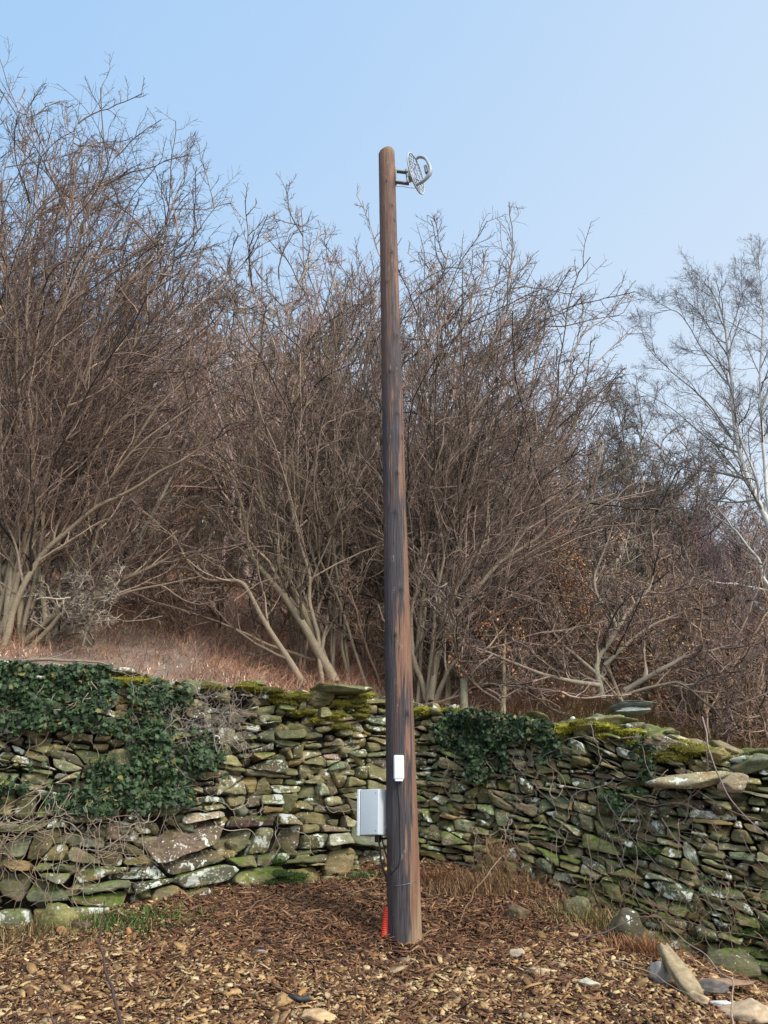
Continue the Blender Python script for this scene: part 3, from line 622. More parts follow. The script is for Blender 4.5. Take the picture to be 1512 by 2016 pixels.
# ------------------------------------------------------------------ ivy
LV = np.array([(0, 0), (.28, -.12), (.50, .12), (.34, .38), (.42, .62), (.16, .66), (0, 1.0), (-.16, .66), (-.42, .62), (-.34, .38), (-.50, .12), (-.28, -.12)])
def ivy_leaves(rng, pos, nrm, size, col, cv=.5):
    n = len(pos); z = norm(nrm + rng.normal(size=(n, 3)) * .6); dn = np.array([0, 0, -1.]) + rng.normal(size=(n, 3)) * .55
    y = norm(dn - (dn * z).sum(1, keepdims=True) * z); x = np.cross(y, z); s = size[:, None, None]
    lv = LV[None] ; V = pos[:, None] + s * (x[:, None] * lv[..., :1] + y[:, None] * lv[..., 1:2]) + z[:, None] * s * (-.28 * np.abs(lv[..., :1]))
    cen = pos + y * size[:, None] * .35; V = np.concatenate([V, cen[:, None]], 1)
    i = np.arange(n)[:, None] * 13; k = np.arange(12)[None]; T = np.stack([i + k, i + (k + 1) % 12, np.broadcast_to(i + 12, (n, 12))], -1).reshape(-1, 3)
    c = np.array(col) * (1 + cv * rng.normal(size=(n, 1)).clip(-1.6, 2.6)); c = np.where(rng.random((n, 1)) < .05, np.array([[.13, .12, .035]]) * rng.uniform(.5, 1.2, (n, 1)), c); return V.reshape(-1, 3), T, np.repeat(c.clip(.006, 1), 13, 0)
def wall_sample(wl, rng, n):
    u = rng.uniform(0, wl.L, n); v = rng.uniform(0, 1.02, n) * wl.top(u); return u, v
def ivy(wl, label, mask, n, seed, col, s0, s1, stems):
    rng = np.random.default_rng(seed); u, v = wall_sample(wl, rng, n * 30); p = wl.at(u, v, 0 * u); px, py = proj(p)
    mk = mask(px, py); d = mk + 1.0 * fbm(p * 5.5, seed, 4) - .08; k = rng.random(len(u)) < np.clip(d * 1.5 - .3, .0, 1) ** 1.5 * (mk > .02); u, v = u[k][:n], v[k][:n]
    th = np.clip(.05 * (1 + 1.6 * fbm(wl.at(u, v, 0 * u) * 7, seed + 5, 3)), 0, .16) + rng.uniform(0, .05, len(u))
    p = wl.at(u, v, th + .015); nr = wl.at(u, v, th + 1) - p; nr = nr + np.array([0, 0, .45])
    size = rng.uniform(s0, s1, len(u)); o = thing('ivy', label, 'ivy', p.mean(0)); V, T, c = ivy_leaves(rng, p, norm(nr), size, col)
    mb = MB(); mb.add(V, [T], c); lf = mb.build('foliage', M['leaf'], o); lf['kind'] = 'stuff'
    mb = MB(); idx = rng.integers(len(u), size=stems)
    for i in idx:
        uu, vv = u[i], v[i]; pts = []; a = rng.uniform(-2.3, -.8)
        for s in range(9):
            pts.append(wl.at(uu, max(vv, .02), .02 + rng.uniform(0, .06))); a += rng.normal(0, .5); uu += .06 * math.cos(a); vv += .06 * math.sin(a)
        tube(mb, pts, [.003, .002, .0014], 5, 26, np.array([.20, .165, .13]) * rng.uniform(.6, 1.5))
    mb.build('stem', M['bark'], o); return o
def ell(px, py, cx, cy, rx, ry): return np.clip(1.35 - (((px - cx) / rx) ** 2 + ((py - cy) / ry) ** 2), 0, 1)
def mL(px, py):
    a = 1.25 * (1 - sstep(200, 235, px)) * (1 - sstep(1430, 1475, py)); b = ell(px, py, 250, 1400, 110, 75); c = .95 * ell(px, py, 340, 1485, 95, 85) ; d = .62 * ell(px, py, 190, 1540, 210, 55); e = .5 * ell(px, py, -150, 1500, 200, 160)
    return np.max([a, b, c, d, e], 0)
ivy(W1, 'large dark green ivy spreading over the left end of the wall', mL, 15000, 31, (.027, .048, .019), .012, .048, 110)
def mR(px, py): return np.max([1.2 * ell(px, py, 940, 1445, 85, 58), 1.1 * ell(px, py, 1030, 1432, 60, 42), .6 * ell(px, py, 975, 1515, 60, 35), .7 * ell(px, py, 1075, 1480, 40, 30)], 0)
ivy(W2, 'dark ivy clump hanging over the wall top just right of the pole', mR, 3600, 37, (.028, .047, .020), .012, .042, 24)
def mR2(px, py): return np.max([ell(px, py, 1268, 1490, 26, 55), .7 * ell(px, py, 1235, 1570, 40, 28)], 0)
ivy(W2, 'small narrow ivy strand trailing down the right-hand wall', mR2, 620, 41, (.026, .046, .020), .016, .036, 8)
ivy(W2, 'tiny ivy sprig low on the right-hand wall near the photo edge', lambda a, b: ell(a, b, 1395, 1735, 40, 22), 160, 43, (.026, .046, .020), .015, .03, 2)
# ------------------------------------------------------------------ dead vines and bramble stems over the walls
def vines(name, wl, label, cat, boxpx, n, seed, ln, col, rad, dirn=-1.57, off=.05, spread=.6, wig=.45):
    rng = np.random.default_rng(seed); mb = MB(); pu, _ = proj(wl.at(wl.u, wl.H * .5, 0)); base = None
    for _ in range(n):
        px, py = rng.uniform(boxpx[0], boxpx[2]), rng.uniform(boxpx[1], boxpx[3]); u = float(np.interp(px, pu, wl.u)); z = P(px, py, float(np.interp(u, wl.u, wl.p[:, 1])))[2]
        v = z - float(np.interp(u, wl.u, wl.zb)); a = dirn + rng.normal(0, spread); L = ln * rng.uniform(.4, 1.4); K = 11; w_ = off * rng.uniform(.6, 1.6); pts = []; uu, vv = u, v
        for s in range(K):
            pts.append(wl.at(uu, max(vv, .0), w_)); a += rng.normal(0, wig); w_ = max(.015, w_ + rng.normal(0, .012)); uu += L / K * math.cos(a); vv += L / K * math.sin(a)
        if base is None: base = pts[0]
        r = rad * rng.uniform(.6, 1.4); tube(mb, pts, [r, r * .8, r * .4], 5, 34, np.array(col) * rng.uniform(.6, 1.4))
    return tag(mb.build(name, M['bark'], None), label, cat)
DRY = (.25, .205, .155)
vines('dead_vine', W1, 'pale dry vine stems hanging over the stones at the lower left of the wall', 'vine', (-20, 1540, 300, 1660), 60, 51, .5, DRY, .0026, off=.07)
vines('dead_vine', W1, 'grey tangle of dry vine twigs on the wall between ivy and bare stones', 'vine', (230, 1340, 480, 1470), 190, 52, .32, (.20, .165, .14), .0022, dirn=-.7, off=.05, spread=1.0)
vines('dead_vine', W1, 'few thin dry stems trailing across the bare stones left of the cabinet', 'vine', (420, 1560, 660, 1640), 14, 53, .35, DRY, .0022, spread=.4)
vines('dead_vine', W1, 'brown dry bramble stems crossing the wall foot at the far left', 'vine', (-60, 1600, 260, 1740), 60, 54, .42, (.19, .13, .09), .0022, dirn=-.6, off=.1, spread=1.3)
vines('dead_vine', W2, 'thin pale roots and stems trailing down the right-hand wall below the ivy', 'vine', (880, 1500, 1160, 1640), 22, 55, .4, DRY, .0022)
vines('dead_vine', W2, 'rusty brown hanging root mat at the foot of the right-hand wall', 'vine', (960, 1640, 1010, 1700), 90, 56, .34, (.23, .13, .07), .0018, off=.06, spread=.28)
vines('dead_vine', W2, 'long thin bramble canes crossing the right-hand wall', 'vine', (1150, 1420, 1500, 1700), 34, 57, .6, (.17, .13, .115), .0026, off=.1, spread=.7, wig=.25)
vines('dead_vine', W2, 'dry straw and twigs at the foot of the right-hand wall', 'vine', (1080, 1700, 1500, 1850), 120, 58, .3, (.22, .14, .09), .002, dirn=-1.2, off=.1, spread=.8)
def cane(label, pts, r, col, cat='branch', name='bramble_cane', K=60, extra=0, seed=1):
    rng = np.random.default_rng(seed); p = catmull([P(*q) for q in pts], K); L = np.linalg.norm(np.diff(p, axis=0), axis=1).sum()
    p = p + .012 * L * np.stack([vn(np.c_[np.linspace(0, 9, K), np.zeros(K), np.zeros(K)] + seed, q) for q in range(3)], 1)
    rr = np.linspace(r, r * .35, K)[None]; o = MB(); v, q = tubes(p[None], rr, 7); o.add(v, [q], np.array(col))
    if extra:
        cP, cR = children(rng, p[None], rr, extra, (.15, 1), 40, .3, 6, np.array([0, 0, .2]), .15, .5, .0012)
        v, q = tubes(cP, cR, 4); o.add(v, [q], np.array(col))
    return tag(o.build(name, M['bark'], None), label, cat)
cane('long bare cane leaning across the upper right of the wall', [(1380, 1410, 5.2), (1400, 1480, 5.05), (1430, 1560, 5.0), (1480, 1620, 4.95), (1530, 1660, 4.9)], .006, (.22, .16, .14), seed=2)
cane('dark arching cane across the foot of the right-hand wall', [(1120, 1870, 4.9), (1200, 1828, 4.9), (1280, 1808, 4.85), (1400, 1828, 4.75), (1540, 1855, 4.65)], .005, (.10, .07, .06), seed=3)
cane('thin rusty cane leaning from the wall foot down to the ground', [(1195, 1790, 5.2), (1230, 1850, 5.0), (1275, 1915, 4.85)], .0045, (.30, .14, .08), seed=4, extra=4)
cane('dark curved sapling stem rising from the chips in the left foreground', [(245, 2030, 3.3), (225, 1960, 3.38), (205, 1900, 3.45), (197, 1840, 3.5), (205, 1775, 3.52)], .0065, (.055, .035, .03), 'sapling', 'sapling', seed=5, extra=3)
cane('shorter thin dark shoot beside the curved sapling at the lower left', [(112, 2030, 3.3), (95, 1985, 3.35), (70, 1950, 3.4)], .004, (.07, .05, .045), 'sapling', 'sapling', seed=6)
cane('pale stick leaning down the wall foot right of the pole', [(985, 1690, 5.5), (940, 1745, 5.2), (895, 1830, 4.9)], .004, (.19, .13, .08), 'stick', 'stick', seed=7)
cane('long straight pale cane lying on the chips below the wall at right', [(1210, 1890, 4.5), (1300, 1925, 4.35), (1400, 1990, 4.1)], .004, (.24, .17, .11), 'stick', 'stick', seed=8)
cane('upright pale stalk at the lower right corner of the wall foot', [(1442, 2030, 4.1), (1438, 1960, 4.2), (1432, 1925, 4.25), (1360, 1860, 4.5), (1290, 1800, 4.8)], .005, (.27, .20, .15), seed=9)
cane('straw coloured stick lying on the soil behind the pole on the left', [(690, 1760, 5.55), (720, 1752, 5.5), (760, 1742, 5.4)], .004, (.36, .24, .14), 'stick', 'stick', seed=10)
cane('thin dry stalk arching over the chips at the left wall foot', [(480, 1800, 5.0), (520, 1768, 5.1), (560, 1770, 5.0), (640, 1815, 4.6)], .0035, (.16, .10, .06), 'stick', 'stick', seed=12)
# ------------------------------------------------------------------ wood chips
def chips(rng, n, x, y, size, col, thick=.09, tilt=.33, asp=(1.2, 3.2)):
    z = ground(x, y); a = rng.uniform(0, 6.283, n); e = .02
    gx = (ground(x + e, y) - ground(x - e, y)) / (2 * e); gy = (ground(x, y + e) - ground(x, y - e)) / (2 * e)
    N = norm(np.stack([-gx * .5, -np.full(n, .24), np.ones(n)], -1) + rng.normal(size=(n, 3)) * tilt)
    A = np.stack([np.cos(a), np.sin(a), np.zeros(n)], -1); A = norm(A - (A * N).sum(1, keepdims=True) * N); B = np.cross(N, A)
    th = np.arange(6) / 6 * 2 * math.pi; rr = rng.uniform(.65, 1.1, (n, 6)); ar = rng.uniform(*asp, n)[:, None]
    lx = np.cos(th) * rr * ar ** .5; ly = np.sin(th) * rr / ar ** .5; s = size[:, None, None] * .5; c = np.stack([x, y, z + size * .12 + rng.uniform(0, .012, n)], -1)[:, None]
    T = c + s * (A[:, None] * lx[..., None] + B[:, None] * ly[..., None] + N[:, None] * (thick * 1.2 + .09 * rng.normal(size=(n, 6)))[..., None]); Bo = T - s * N[:, None] * thick * 2.6 + 0 * T
    V = np.concatenate([T, Bo], 1); b = np.arange(n)[:, None] * 12; k = np.arange(6)
    top = b + k[None]; side = np.stack([np.broadcast_to(b + k, (n, 6)), b + 6 + k, b + 6 + (k + 1) % 6, b + (k + 1) % 6], -1).reshape(-1, 4)
    return V.reshape(-1, 3), [top, side], np.repeat(col, 12, 0)
def scatter(rng, n, dens):
    y = 3.0 + 3.4 * rng.random(n * 4) ** .9; x = rng.uniform(-1, 1, n * 4) * (.55 * y + .5)
    k = rng.random(n * 4) < dens(x, y); x, y = x[k][:n], y[k][:n]; return x, y
rng = np.random.default_rng(77)
def soil(x, y):   # dark fresh soil near the pole and under the wall
    p = np.stack([x, y, 0 * x], -1); a = 1.15 * np.exp(-(((x - .0) / 1.25) ** 2 + ((y - 5.3) / .75) ** 2)); b = sstep(4.7, 5.5, y) * .5
    return np.clip(a * 1.0 + b + .28 * fbm(p * 2.5, 12, 3), 0, 1)
CP = np.array([(.38, .255, .115), (.32, .20, .085), (.25, .145, .055), (.18, .10, .042), (.44, .33, .17), (.12, .062, .026), (.29, .185, .085), (.36, .27, .16)]) * np.array([.98, .96, .95])
CD = np.array([(.145, .064, .031), (.095, .042, .021), (.19, .095, .046), (.22, .125, .065), (.06, .03, .018)])
mb = MB()
for n, s0, s1, pal, dn, kw in ((38000, .009, .027, CP, lambda x, y: .9 - .85 * soil(x, y), {}), (6000, .026, .046, CP, lambda x, y: .75 - .75 * soil(x, y), {}), (350, .05, .08, CP, lambda x, y: .5 - .5 * soil(x, y), {}),
                               (46000, .007, .022, CD, lambda x, y: .35 + .65 * soil(x, y), {'tilt': .6}), (20000, .02, .05, CD, lambda x, y: .4 + .6 * soil(x, y), {'asp': (5, 12), 'thick': .05})):
    x, y = scatter(rng, n, dn); m_ = len(x); col = pal[rng.integers(len(pal), size=m_)] * rng.uniform(.6, 1.3, (m_, 1))
    mb.add(*(lambda r: (r[0], r[1], r[2]))(chips(rng, m_, x, y, rng.uniform(s0, s1, m_) ** 1.0, col, **kw)))
tag(mb.build('wood_chips', M['chip'], None), 'tan and brown wood chips and bark strewn over the sloping ground', 'wood chips', kind='stuff')
# ------------------------------------------------------------------ loose stones, slabs and timber
def loose(label, px, py, Y, size, col, seed, name='stone', cat='stone', m='rock', rot=0, drop=.3, att=(0, 0), planes=13, on=None):
    rng = np.random.default_rng(seed); c = P(px, py, Y)
    if on is None: c[2] = float(ground(c[0], c[1]))
    g = rock_geo(rng, size, IV, .06, planes) @ rotz(rot); g[:, 2] += size[2] * (1 - drop); mb = MB(); mb.add(g + c, [IF], col, att); o = mb.build(name, M[m], None, base=tuple(c)); return tag(o, label, cat)
loose('tan flat stone on the chips near the wall at the lower right', 1065, 1885, 4.5, (.085, .05, .016), (.42, .32, .19), 1)
loose('pale grey angular stone lying on the chips right of the pole', 1155, 1920, 4.35, (.05, .04, .028), (.36, .34, .26), 2)
loose('knobbly tan lump of wood on the chips left of the pole foot', 632, 1940, 3.95, (.085, .05, .035), (.45, .30, .16), 3, 'wood_chunk', 'wood')
loose('yellow brown splinter of timber lying left of the pole', 628, 1872, 4.55, (.062, .016, .010), (.48, .33, .15), 4, 'wood_chunk', 'wood', rot=-.2)
loose('small grey slate on the chips in the middle left', 513, 1847, 4.7, (.035, .03, .010), (.24, .23, .21), 5)
loose('green topped boulder at the foot of the left wall', 120, 1762, 5.08, (.10, .07, .075), (.20, .18, .08), 6, m='stone', att=(.3, .1))
loose('round brown pebble beside the green topped boulder', 125, 1800, 4.95, (.026, .022, .022), (.34, .17, .08), 7)
loose('upright egg shaped orange pebble below the left wall', 256, 1806, 4.95, (.016, .014, .026), (.36, .17, .07), 8)
loose('small dark stone at the left wall foot next to the boulder', 165, 1778, 5.0, (.05, .03, .03), (.10, .07, .045), 19)
loose('small triangular stone by the right-hand wall foot', 1016, 1846, 4.75, (.035, .03, .026), (.30, .24, .17), 9)
loose('grey stone block beside the broken timber at lower right', 1300, 1925, 4.55, (.045, .04, .06), (.22, .21, .20), 10)
loose('round tan stone at the lower end of the broken timber', 1375, 1968, 4.3, (.055, .04, .03), (.38, .28, .17), 11)
loose('white topped flat stone near the lower right corner', 1425, 1972, 4.35, (.065, .05, .014), (.52, .52, .50), 12)
loose('large tan rock at the lower right corner', 1475, 1985, 4.25, (.12, .08, .05), (.36, .27, .18), 13)
loose('flat brown slab lying along the wall foot at lower right', 1405, 1938, 4.62, (.17, .07, .024), (.22, .14, .09), 14, rot=.05)
loose('dark grey slab wedged under the brown slab at lower right', 1400, 1958, 4.5, (.12, .06, .03), (.11, .10, .09), 15)
loose('large dark boulder leaning at the foot of the wall at far right', 1440, 1890, 5.15, (.14, .06, .09), (.10, .09, .06), 16, m='stone', att=(.25, 0), drop=.55, planes=9)
loose('brown stone leaning on the wall foot right of the roots', 1020, 1820, 5.25, (.07, .05, .05), (.13, .085, .06), 17, m='stone', drop=.4)
loose('mossy stone block jutting from the soil under the right-hand wall', 1145, 1810, 5.35, (.09, .05, .10), (.12, .11, .07), 18, m='stone', att=(.22, 0), drop=.5)
loose('small dark rock under the dry roots of the right-hand wall', 1230, 1850, 5.1, (.12, .07, .11), (.07, .06, .05), 20, m='stone', att=(.05, 0), drop=.5)
c = P(1240, 1392, 5.95); rng = np.random.default_rng(44); mb = MB()
for k in range(3): mb.add(rock_geo(rng, (.19 - .03 * k, .14, .022), IV, .08) @ rotm(rng, .08).T + c + np.array([.02 * k, 0, -.035 + .028 * k]), [IF], np.array((.22, .23, .20)) * (1 - .1 * k), (.0, .4))
tag(mb.build('capstone', M['rock'], None), 'flat layered grey capstone perched on the mossy wall top at right', 'stone')
c = P(1255, 1455, 5.55); mb = MB(); mb.add(rock_geo(rng, (.17, .08, .016), IV, .1) @ rotz(-.2) + c, [IF], (.16, .11, .09), (0, .2)); tag(mb.build('capstone', M['stone'], None), 'thin brown split slab jutting out below the mossy wall top at right', 'stone')
c = P(1360, 1535, 5.25); mb = MB(); mb.add(rock_geo(rng, (.24, .09, .055), IV, .05) @ rotz(-.2) + c, [IF], (.27, .235, .15), (0.05, .5)); tag(mb.build('capstone', M['stone'], None), 'long pale stone block with a white lichen patch near the top of the right-hand wall', 'stone')
c = P(1445, 1545, 5.1); mb = MB(); mb.add(rock_geo(rng, (.10, .08, .06), IV, .05) @ rotz(-.4) + c, [IF], (.36, .28, .19), (0, .1)); tag(mb.build('capstone', M['stone'], None), 'bare tan stone beside the long pale block in the right-hand wall', 'stone')
c = P(1131, 1422, 5.95); mb = MB(); mb.add(rock_geo(rng, (.035, .03, .045), IV, .05) + c, [IF], (.62, .62, .58), (0, .2)); tag(mb.build('capstone', M['stone'], None), 'small white stone standing upright on the wall top right of the ivy', 'stone')
c = P(662, 1357, 6.1); mb = MB(); mb.add(rock_geo(rng, (.24, .14, .03), IV, .06) + c, [IF], (.17, .16, .09), (.35, .1)); tag(mb.build('capstone', M['stone'], None), 'long flat mossy slab on the wall top left of the pole', 'stone')
# broken timber
mb = MB(); a = P(1312, 1902, 4.6); b = P(1372, 1968, 4.3); a[2] = ground(a[0], a[1]) + .14; b[2] = ground(b[0], b[1]) + .03
K = 40; s = np.linspace(0, 1, K); ax_ = norm(b - a); sd = norm(np.cross(ax_, [0, 0, 1])); upv = np.cross(sd, ax_); NS = 28; an = np.linspace(0, 2 * math.pi, NS, endpoint=False)
w_ = .040 * (.75 + .45 * np.clip(s * 2.2, 0, 1)) * (1 - .25 * np.clip((s - .8) * 5, 0, 1)); hsh_ = .026 + 0 * s
sq = (np.abs(np.cos(an)) ** 5 + np.abs(np.sin(an)) ** 5) ** (-1 / 5)
fib = vn(np.stack(np.broadcast_arrays(np.cos(an)[None] * 6, np.sin(an)[None] * 6, s[:, None] * 1.2), -1), 4) * .004 + vn(np.stack(np.broadcast_arrays(np.cos(an)[None] * 15, np.sin(an)[None] * 15, s[:, None] * 3), -1), 5) * .003
ss = s[:, None] + np.where(s[:, None] < .12, -.10 * np.abs(vn(np.stack([np.cos(an) * 5, np.sin(an) * 5, 0 * an], -1), 8))[None] * (1 - s[:, None] / .12), 0)
v = a + (b - a) * ss[..., None] + sd * ((np.cos(an) * sq)[None] * w_[:, None] + fib)[..., None] + upv * ((np.sin(an) * sq)[None] * hsh_[:, None] + fib)[..., None]
i = np.arange(K * NS).reshape(K, NS); q = np.stack([i[:-1], np.roll(i[:-1], -1, 1), np.roll(i[1:], -1, 1), i[1:]], -1).reshape(-1, 4)
mb.add(v, [q, i[:1, ::-1], i[-1:]], (.27, .21, .125)); tag(mb.build('broken_timber', M['rock'], None), 'broken pale split timber leaning against stones at the lower right', 'timber')
# black offcut
mb = MB(); c = P(592, 1914, 4.15); c[2] = ground(c[0], c[1]) + .02; tube(mb, [c + np.array([-.05, .015, .015]), c + np.array([-.02, .0, .006]), c + np.array([.01, -.004, .0]), c + np.array([.045, .004, .004])], [.009, .013, .012, .018], 8, 20)
tag(mb.build('black_offcut', M['black'], None), 'small black plastic offcut lying on the chips left of the pole', 'debris')
# fence post behind the wall
mb = MB(); c = P(912, 1400, 6.9); b = c + np.array([0, 0, -.5]); t = P(913, 1336, 6.9); K = 24; s = np.linspace(0, 1, K); p = b + (t - b) * s[:, None]
v, q = tubes(p[None], np.full((1, K), .034), 12); v += .004 * np.stack([vn(v * 30, 1), vn(v * 30, 2), 0 * v[:, 0]], 1); mb.add(v, [q, (np.arange(12) + (K - 1) * 12)[None]], (.22, .21, .14)); tag(mb.build('fence_post', M['bark'], None), 'weathered wooden fence post standing behind the wall right of the pole', 'post')
# ------------------------------------------------------------------ grass, bracken
def blades(mb, rng, base, h, wd, lean, col, cv=.3, bend=.5):
    n = len(base); a = rng.uniform(0, 6.283, n); L = rng.uniform(.5, 1.2, n) * h; d = norm(np.stack([np.cos(a) * lean, np.sin(a) * lean, np.ones(n)], -1) + rng.normal(size=(n, 3)) * .12)
    sd = np.stack([-np.sin(a), np.cos(a), 0 * a], -1) * wd; m1 = base + d * (L * .55)[:, None]; t = base + d * L[:, None] + np.stack([np.cos(a), np.sin(a), -.6 + 0 * a], -1) * (L * bend * .4)[:, None]
    V = np.stack([base - sd, base + sd, m1 - sd * .8, m1 + sd * .8, t], 1).reshape(-1, 3); i = np.arange(n)[:, None] * 5
    c = np.array(col) * (1 + cv * rng.normal(size=(n, 1)).clip(-2, 2)); mb.add(V, [i + np.array([[0, 1, 3, 2]]), i + np.array([[2, 3, 4]])], np.repeat(c.clip(.01, 1), 5, 0))
rng = np.random.default_rng(90)
def tuft(label, px, py, Y, n, h, spread, col, lean=.6):
    c = P(px, py, Y); x = c[0] + rng.normal(0, spread, n); y = c[1] + rng.normal(0, spread * .4, n); mb = MB(); blades(mb, rng, np.stack([x, y, ground(x, y) - .01], -1), h, .0022, lean, col); o = mb.build('grass_tuft', M['litter'], None, base=tuple(c)); tag(o, label, 'grass', 'grass tufts at the wall foot')
tuft('green grass tuft at the left wall foot under the hollow', 235, 1785, 5.1, 900, .10, .22, (.06, .13, .025))
tuft('small green moss grass tuft at the wall corner behind the pole', 710, 1752, 5.95, 350, .07, .07, (.06, .13, .03))
tuft('dry straw grass tuft under the right-hand wall beside the roots', 1180, 1800, 5.3, 800, .16, .16, (.22, .17, .07))
tuft('rusty dead fern clump beside the broken log', 1270, 1900, 4.95, 500, .15, .10, (.27, .13, .06))
tuft('dry grass clump at the foot of the ivy wall on the far left', 60, 1790, 5.0, 900, .12, .3, (.20, .15, .07))
tuft('brown root tuft at the wall foot just right of the pole', 860, 1760, 5.85, 700, .12, .12, (.20, .09, .045))
tuft('straw coloured grass under the middle of the right-hand wall', 960, 1765, 5.7, 900, .16, .2, (.23, .14, .07))
mb = MB(); n = 230000; y = 5.0 + 16 * rng.random(n) ** 1.25; x = rng.uniform(-.75, .62, n) * (y + 2); k = y > np.interp(x, HX, HY) + .25; x, y = x[k], y[k]; n = len(x)
k = rng.random(n) < np.clip(.75 + .5 * fbm(np.stack([x, y, 0 * x], -1) * .5, 3, 2), .1, 1) * (1 - .45 * sstep(.9, 3.0, x)); x, y = x[k], y[k]
p = np.stack([x, y, hill(x, y) - .03], -1); kp_ = rng.random((len(p), 1)); pink = np.where(kp_ < .22, np.array([[.66, .50, .33]]), np.where(kp_ > .85, np.array([[.30, .17, .12]]), np.array([[.82, .50, .40]]))); hgt = .16 + .06 * np.clip(y - 6, 0, 3) + .2 * np.clip(fbm(p * .8, 4, 2), -.5, 1)
blades(mb, rng, p, hgt, .003, 1.0, pink, .45, 1.2); tag(mb.build('dead_bracken', M['litter'], None), 'pinkish brown dead bracken covering the slope behind the wall', 'bracken', kind='stuff')
mb = MB(); n = 16000; u = rng.uniform(0, 1, n); x = rng.uniform(.9, 4.2, n); y = rng.uniform(4.8, 8.5, n); z = hill(x, y)
k = y > np.interp(x, HX, HY) + .02; x, y, z = x[k], y[k], z[k]; blades(mb, rng, np.stack([x, y, z - .02], -1), .26, .003, .8, (.17, .12, .06), .4, 1.0); tag(mb.build('dry_grass', M['litter'], None), 'dry brown grass and weeds on the bank behind the right-hand wall', 'grass', kind='stuff')
# ------------------------------------------------------------------ bare trees
THIN, THICK = (.142, .092, .072), (.235, .19, .125)
def tree(name, label, cat, stems, seed, cnts, trop, thin=THIN, thick=THICK, ang=(40, 44, 46), lr=(.40, .5, .5), rmin=(.0100, .0052, .0028), tr0=.12, wob=.04, stemname='stem', rt=.026, K3=4, leaves=None, wander=.17, l4=0):
    """stems: list of (point list, r0, r1)"""
    rng = np.random.default_rng(seed); o = thing(name, label, cat, stems[0][0][0] if not isinstance(stems[0][0][0], tuple) else P(*stems[0][0][0]))
    SP, SR = [], []; K = 18
    for pts, r0, r1 in stems:
        w_ = [P(*q) if isinstance(q, tuple) else q for q in pts]; p = catmull(w_, K); L = np.linalg.norm(p[-1] - p[0]); s = np.linspace(0, 1, K)
        z = np.c_[s * 5, np.zeros(K), np.zeros(K)] + rng.random(3) * 99
        p = p + wob * L * (s[:, None] ** .8) * np.stack([vn(z, 1), vn(z, 2), vn(z, 3) * .5], 1) + .006 * L * np.stack([vn(z * 3, 4), vn(z * 3, 5), vn(z * 3, 6)], 1) * (s[:, None] > 0)
        SP.append(p); SR.append(r0 + (r1 - r0) * s ** .8)
        pf = catmull(p, 50); rf = np.interp(np.linspace(0, 1, 50), s, SR[-1]); v, q = tubes(pf[None], rf[None] * (1 + .06 * vn(np.c_[np.arange(50) * .9, np.zeros(50), np.zeros(50)] + seed, 3))[None], 9)
        mb = MB(); mb.add(v, [q], colr(rng, rf[None], 9, thin, thick, rt, .12)); mb.build(stemname, M['bark'], o, smooth=True)
    SP, SR = np.stack(SP), np.stack(SR); tp = np.array(trop, float)
    mb = MB()
    SL = np.linalg.norm(np.diff(SP, axis=1), axis=2).sum(1); LM = SL.max()
    P1, R1 = children(rng, SP, SR, cnts[0], (tr0, 1), ang[0], lr[0], 9, tp, wander * .8, .55, rmin[0], .09 * LM); kp = rng.random(len(P1)) < np.clip(np.repeat(SL, cnts[0]) / (.7 * LM), .25, 1); P1, R1 = P1[kp], R1[kp]
    v, q = tubes(P1, R1, 6); mb.add(v, [q], colr(rng, R1, 6, thin, thick, rt))
    P2, R2 = children(rng, P1, R1, cnts[1], (.12, 1), ang[1], lr[1], 7, tp * .8, wander, .6, rmin[1]); v, q = tubes(P2, R2, 4); mb.add(v, [q], colr(rng, R2, 4, thin, thick, rt))
    P3, R3 = children(rng, P2, R2, cnts[2], (.15, 1), ang[2], lr[2], K3, tp * .6, wander * 1.1, .6, rmin[2]); v, q = tubes(P3, R3, 3); mb.add(v, [q], colr(rng, R3, 3, thin, thick, rt))
    if l4:
        P4, R4 = children(rng, P3, R3, l4, (.2, 1), 40, .5, 3, tp * .3, .25, .7, rmin[2] * .8, .04); v, q = tubes(P4, R4, 3); mb.add(v, [q], colr(rng, R4, 3, thin, thick, rt))
    mb.build('crown', M['twig'], o)
    if leaves:
        n, col, sz = leaves; i = rng.integers(len(P3), size=n); j = rng.integers(K3, size=n); p = P3[i, j] + rng.normal(size=(n, 3)) * .02
        a = norm(rng.normal(size=(n, 3)) + np.array([0, 0, -.6])); b = norm(np.cross(a, rng.normal(size=(n, 3)))); s = sz * rng.uniform(.6, 1.3, (n, 1)); cN = np.cross(a, b) * s * .15
        V = np.stack([p, p + a * s * .45 + b * s * .32 + cN, p + a * s, p + a * s * .45 - b * s * .32 + cN], 1).reshape(-1, 3); mb = MB(); mb.add(V, [np.arange(4 * n).reshape(n, 4)], np.repeat((np.array(col) * rng.uniform(.55, 1.5, (n, 1))), 4, 0)); mb.build('dead_leaves', M['litter'], o)
    return o
def fan(base, tips, rng, r0=(.022, .045), mid=.42, jit=.22):
    """stems from a base clump (px,py,Y) to tips (px,py,Y): steep at first, then arching out"""
    out = []; b = P(*base); b[2] = float(hill(b[0], b[1])) - .05
    for t in tips:
        e = P(*t); s = b + np.array([rng.normal(0, jit), rng.normal(0, jit * .5), 0]); s[2] = float(hill(s[0], s[1])) - .05
        m = s + (e - s) * np.array([mid * rng.uniform(.6, 1.1), mid * rng.uniform(.6, 1.1), mid * 1.12]); r = rng.uniform(*r0); out.append(([s, m, e], r, .006))
    return out
rng = np.random.default_rng(123)
UPR = (.3, 0, .4)
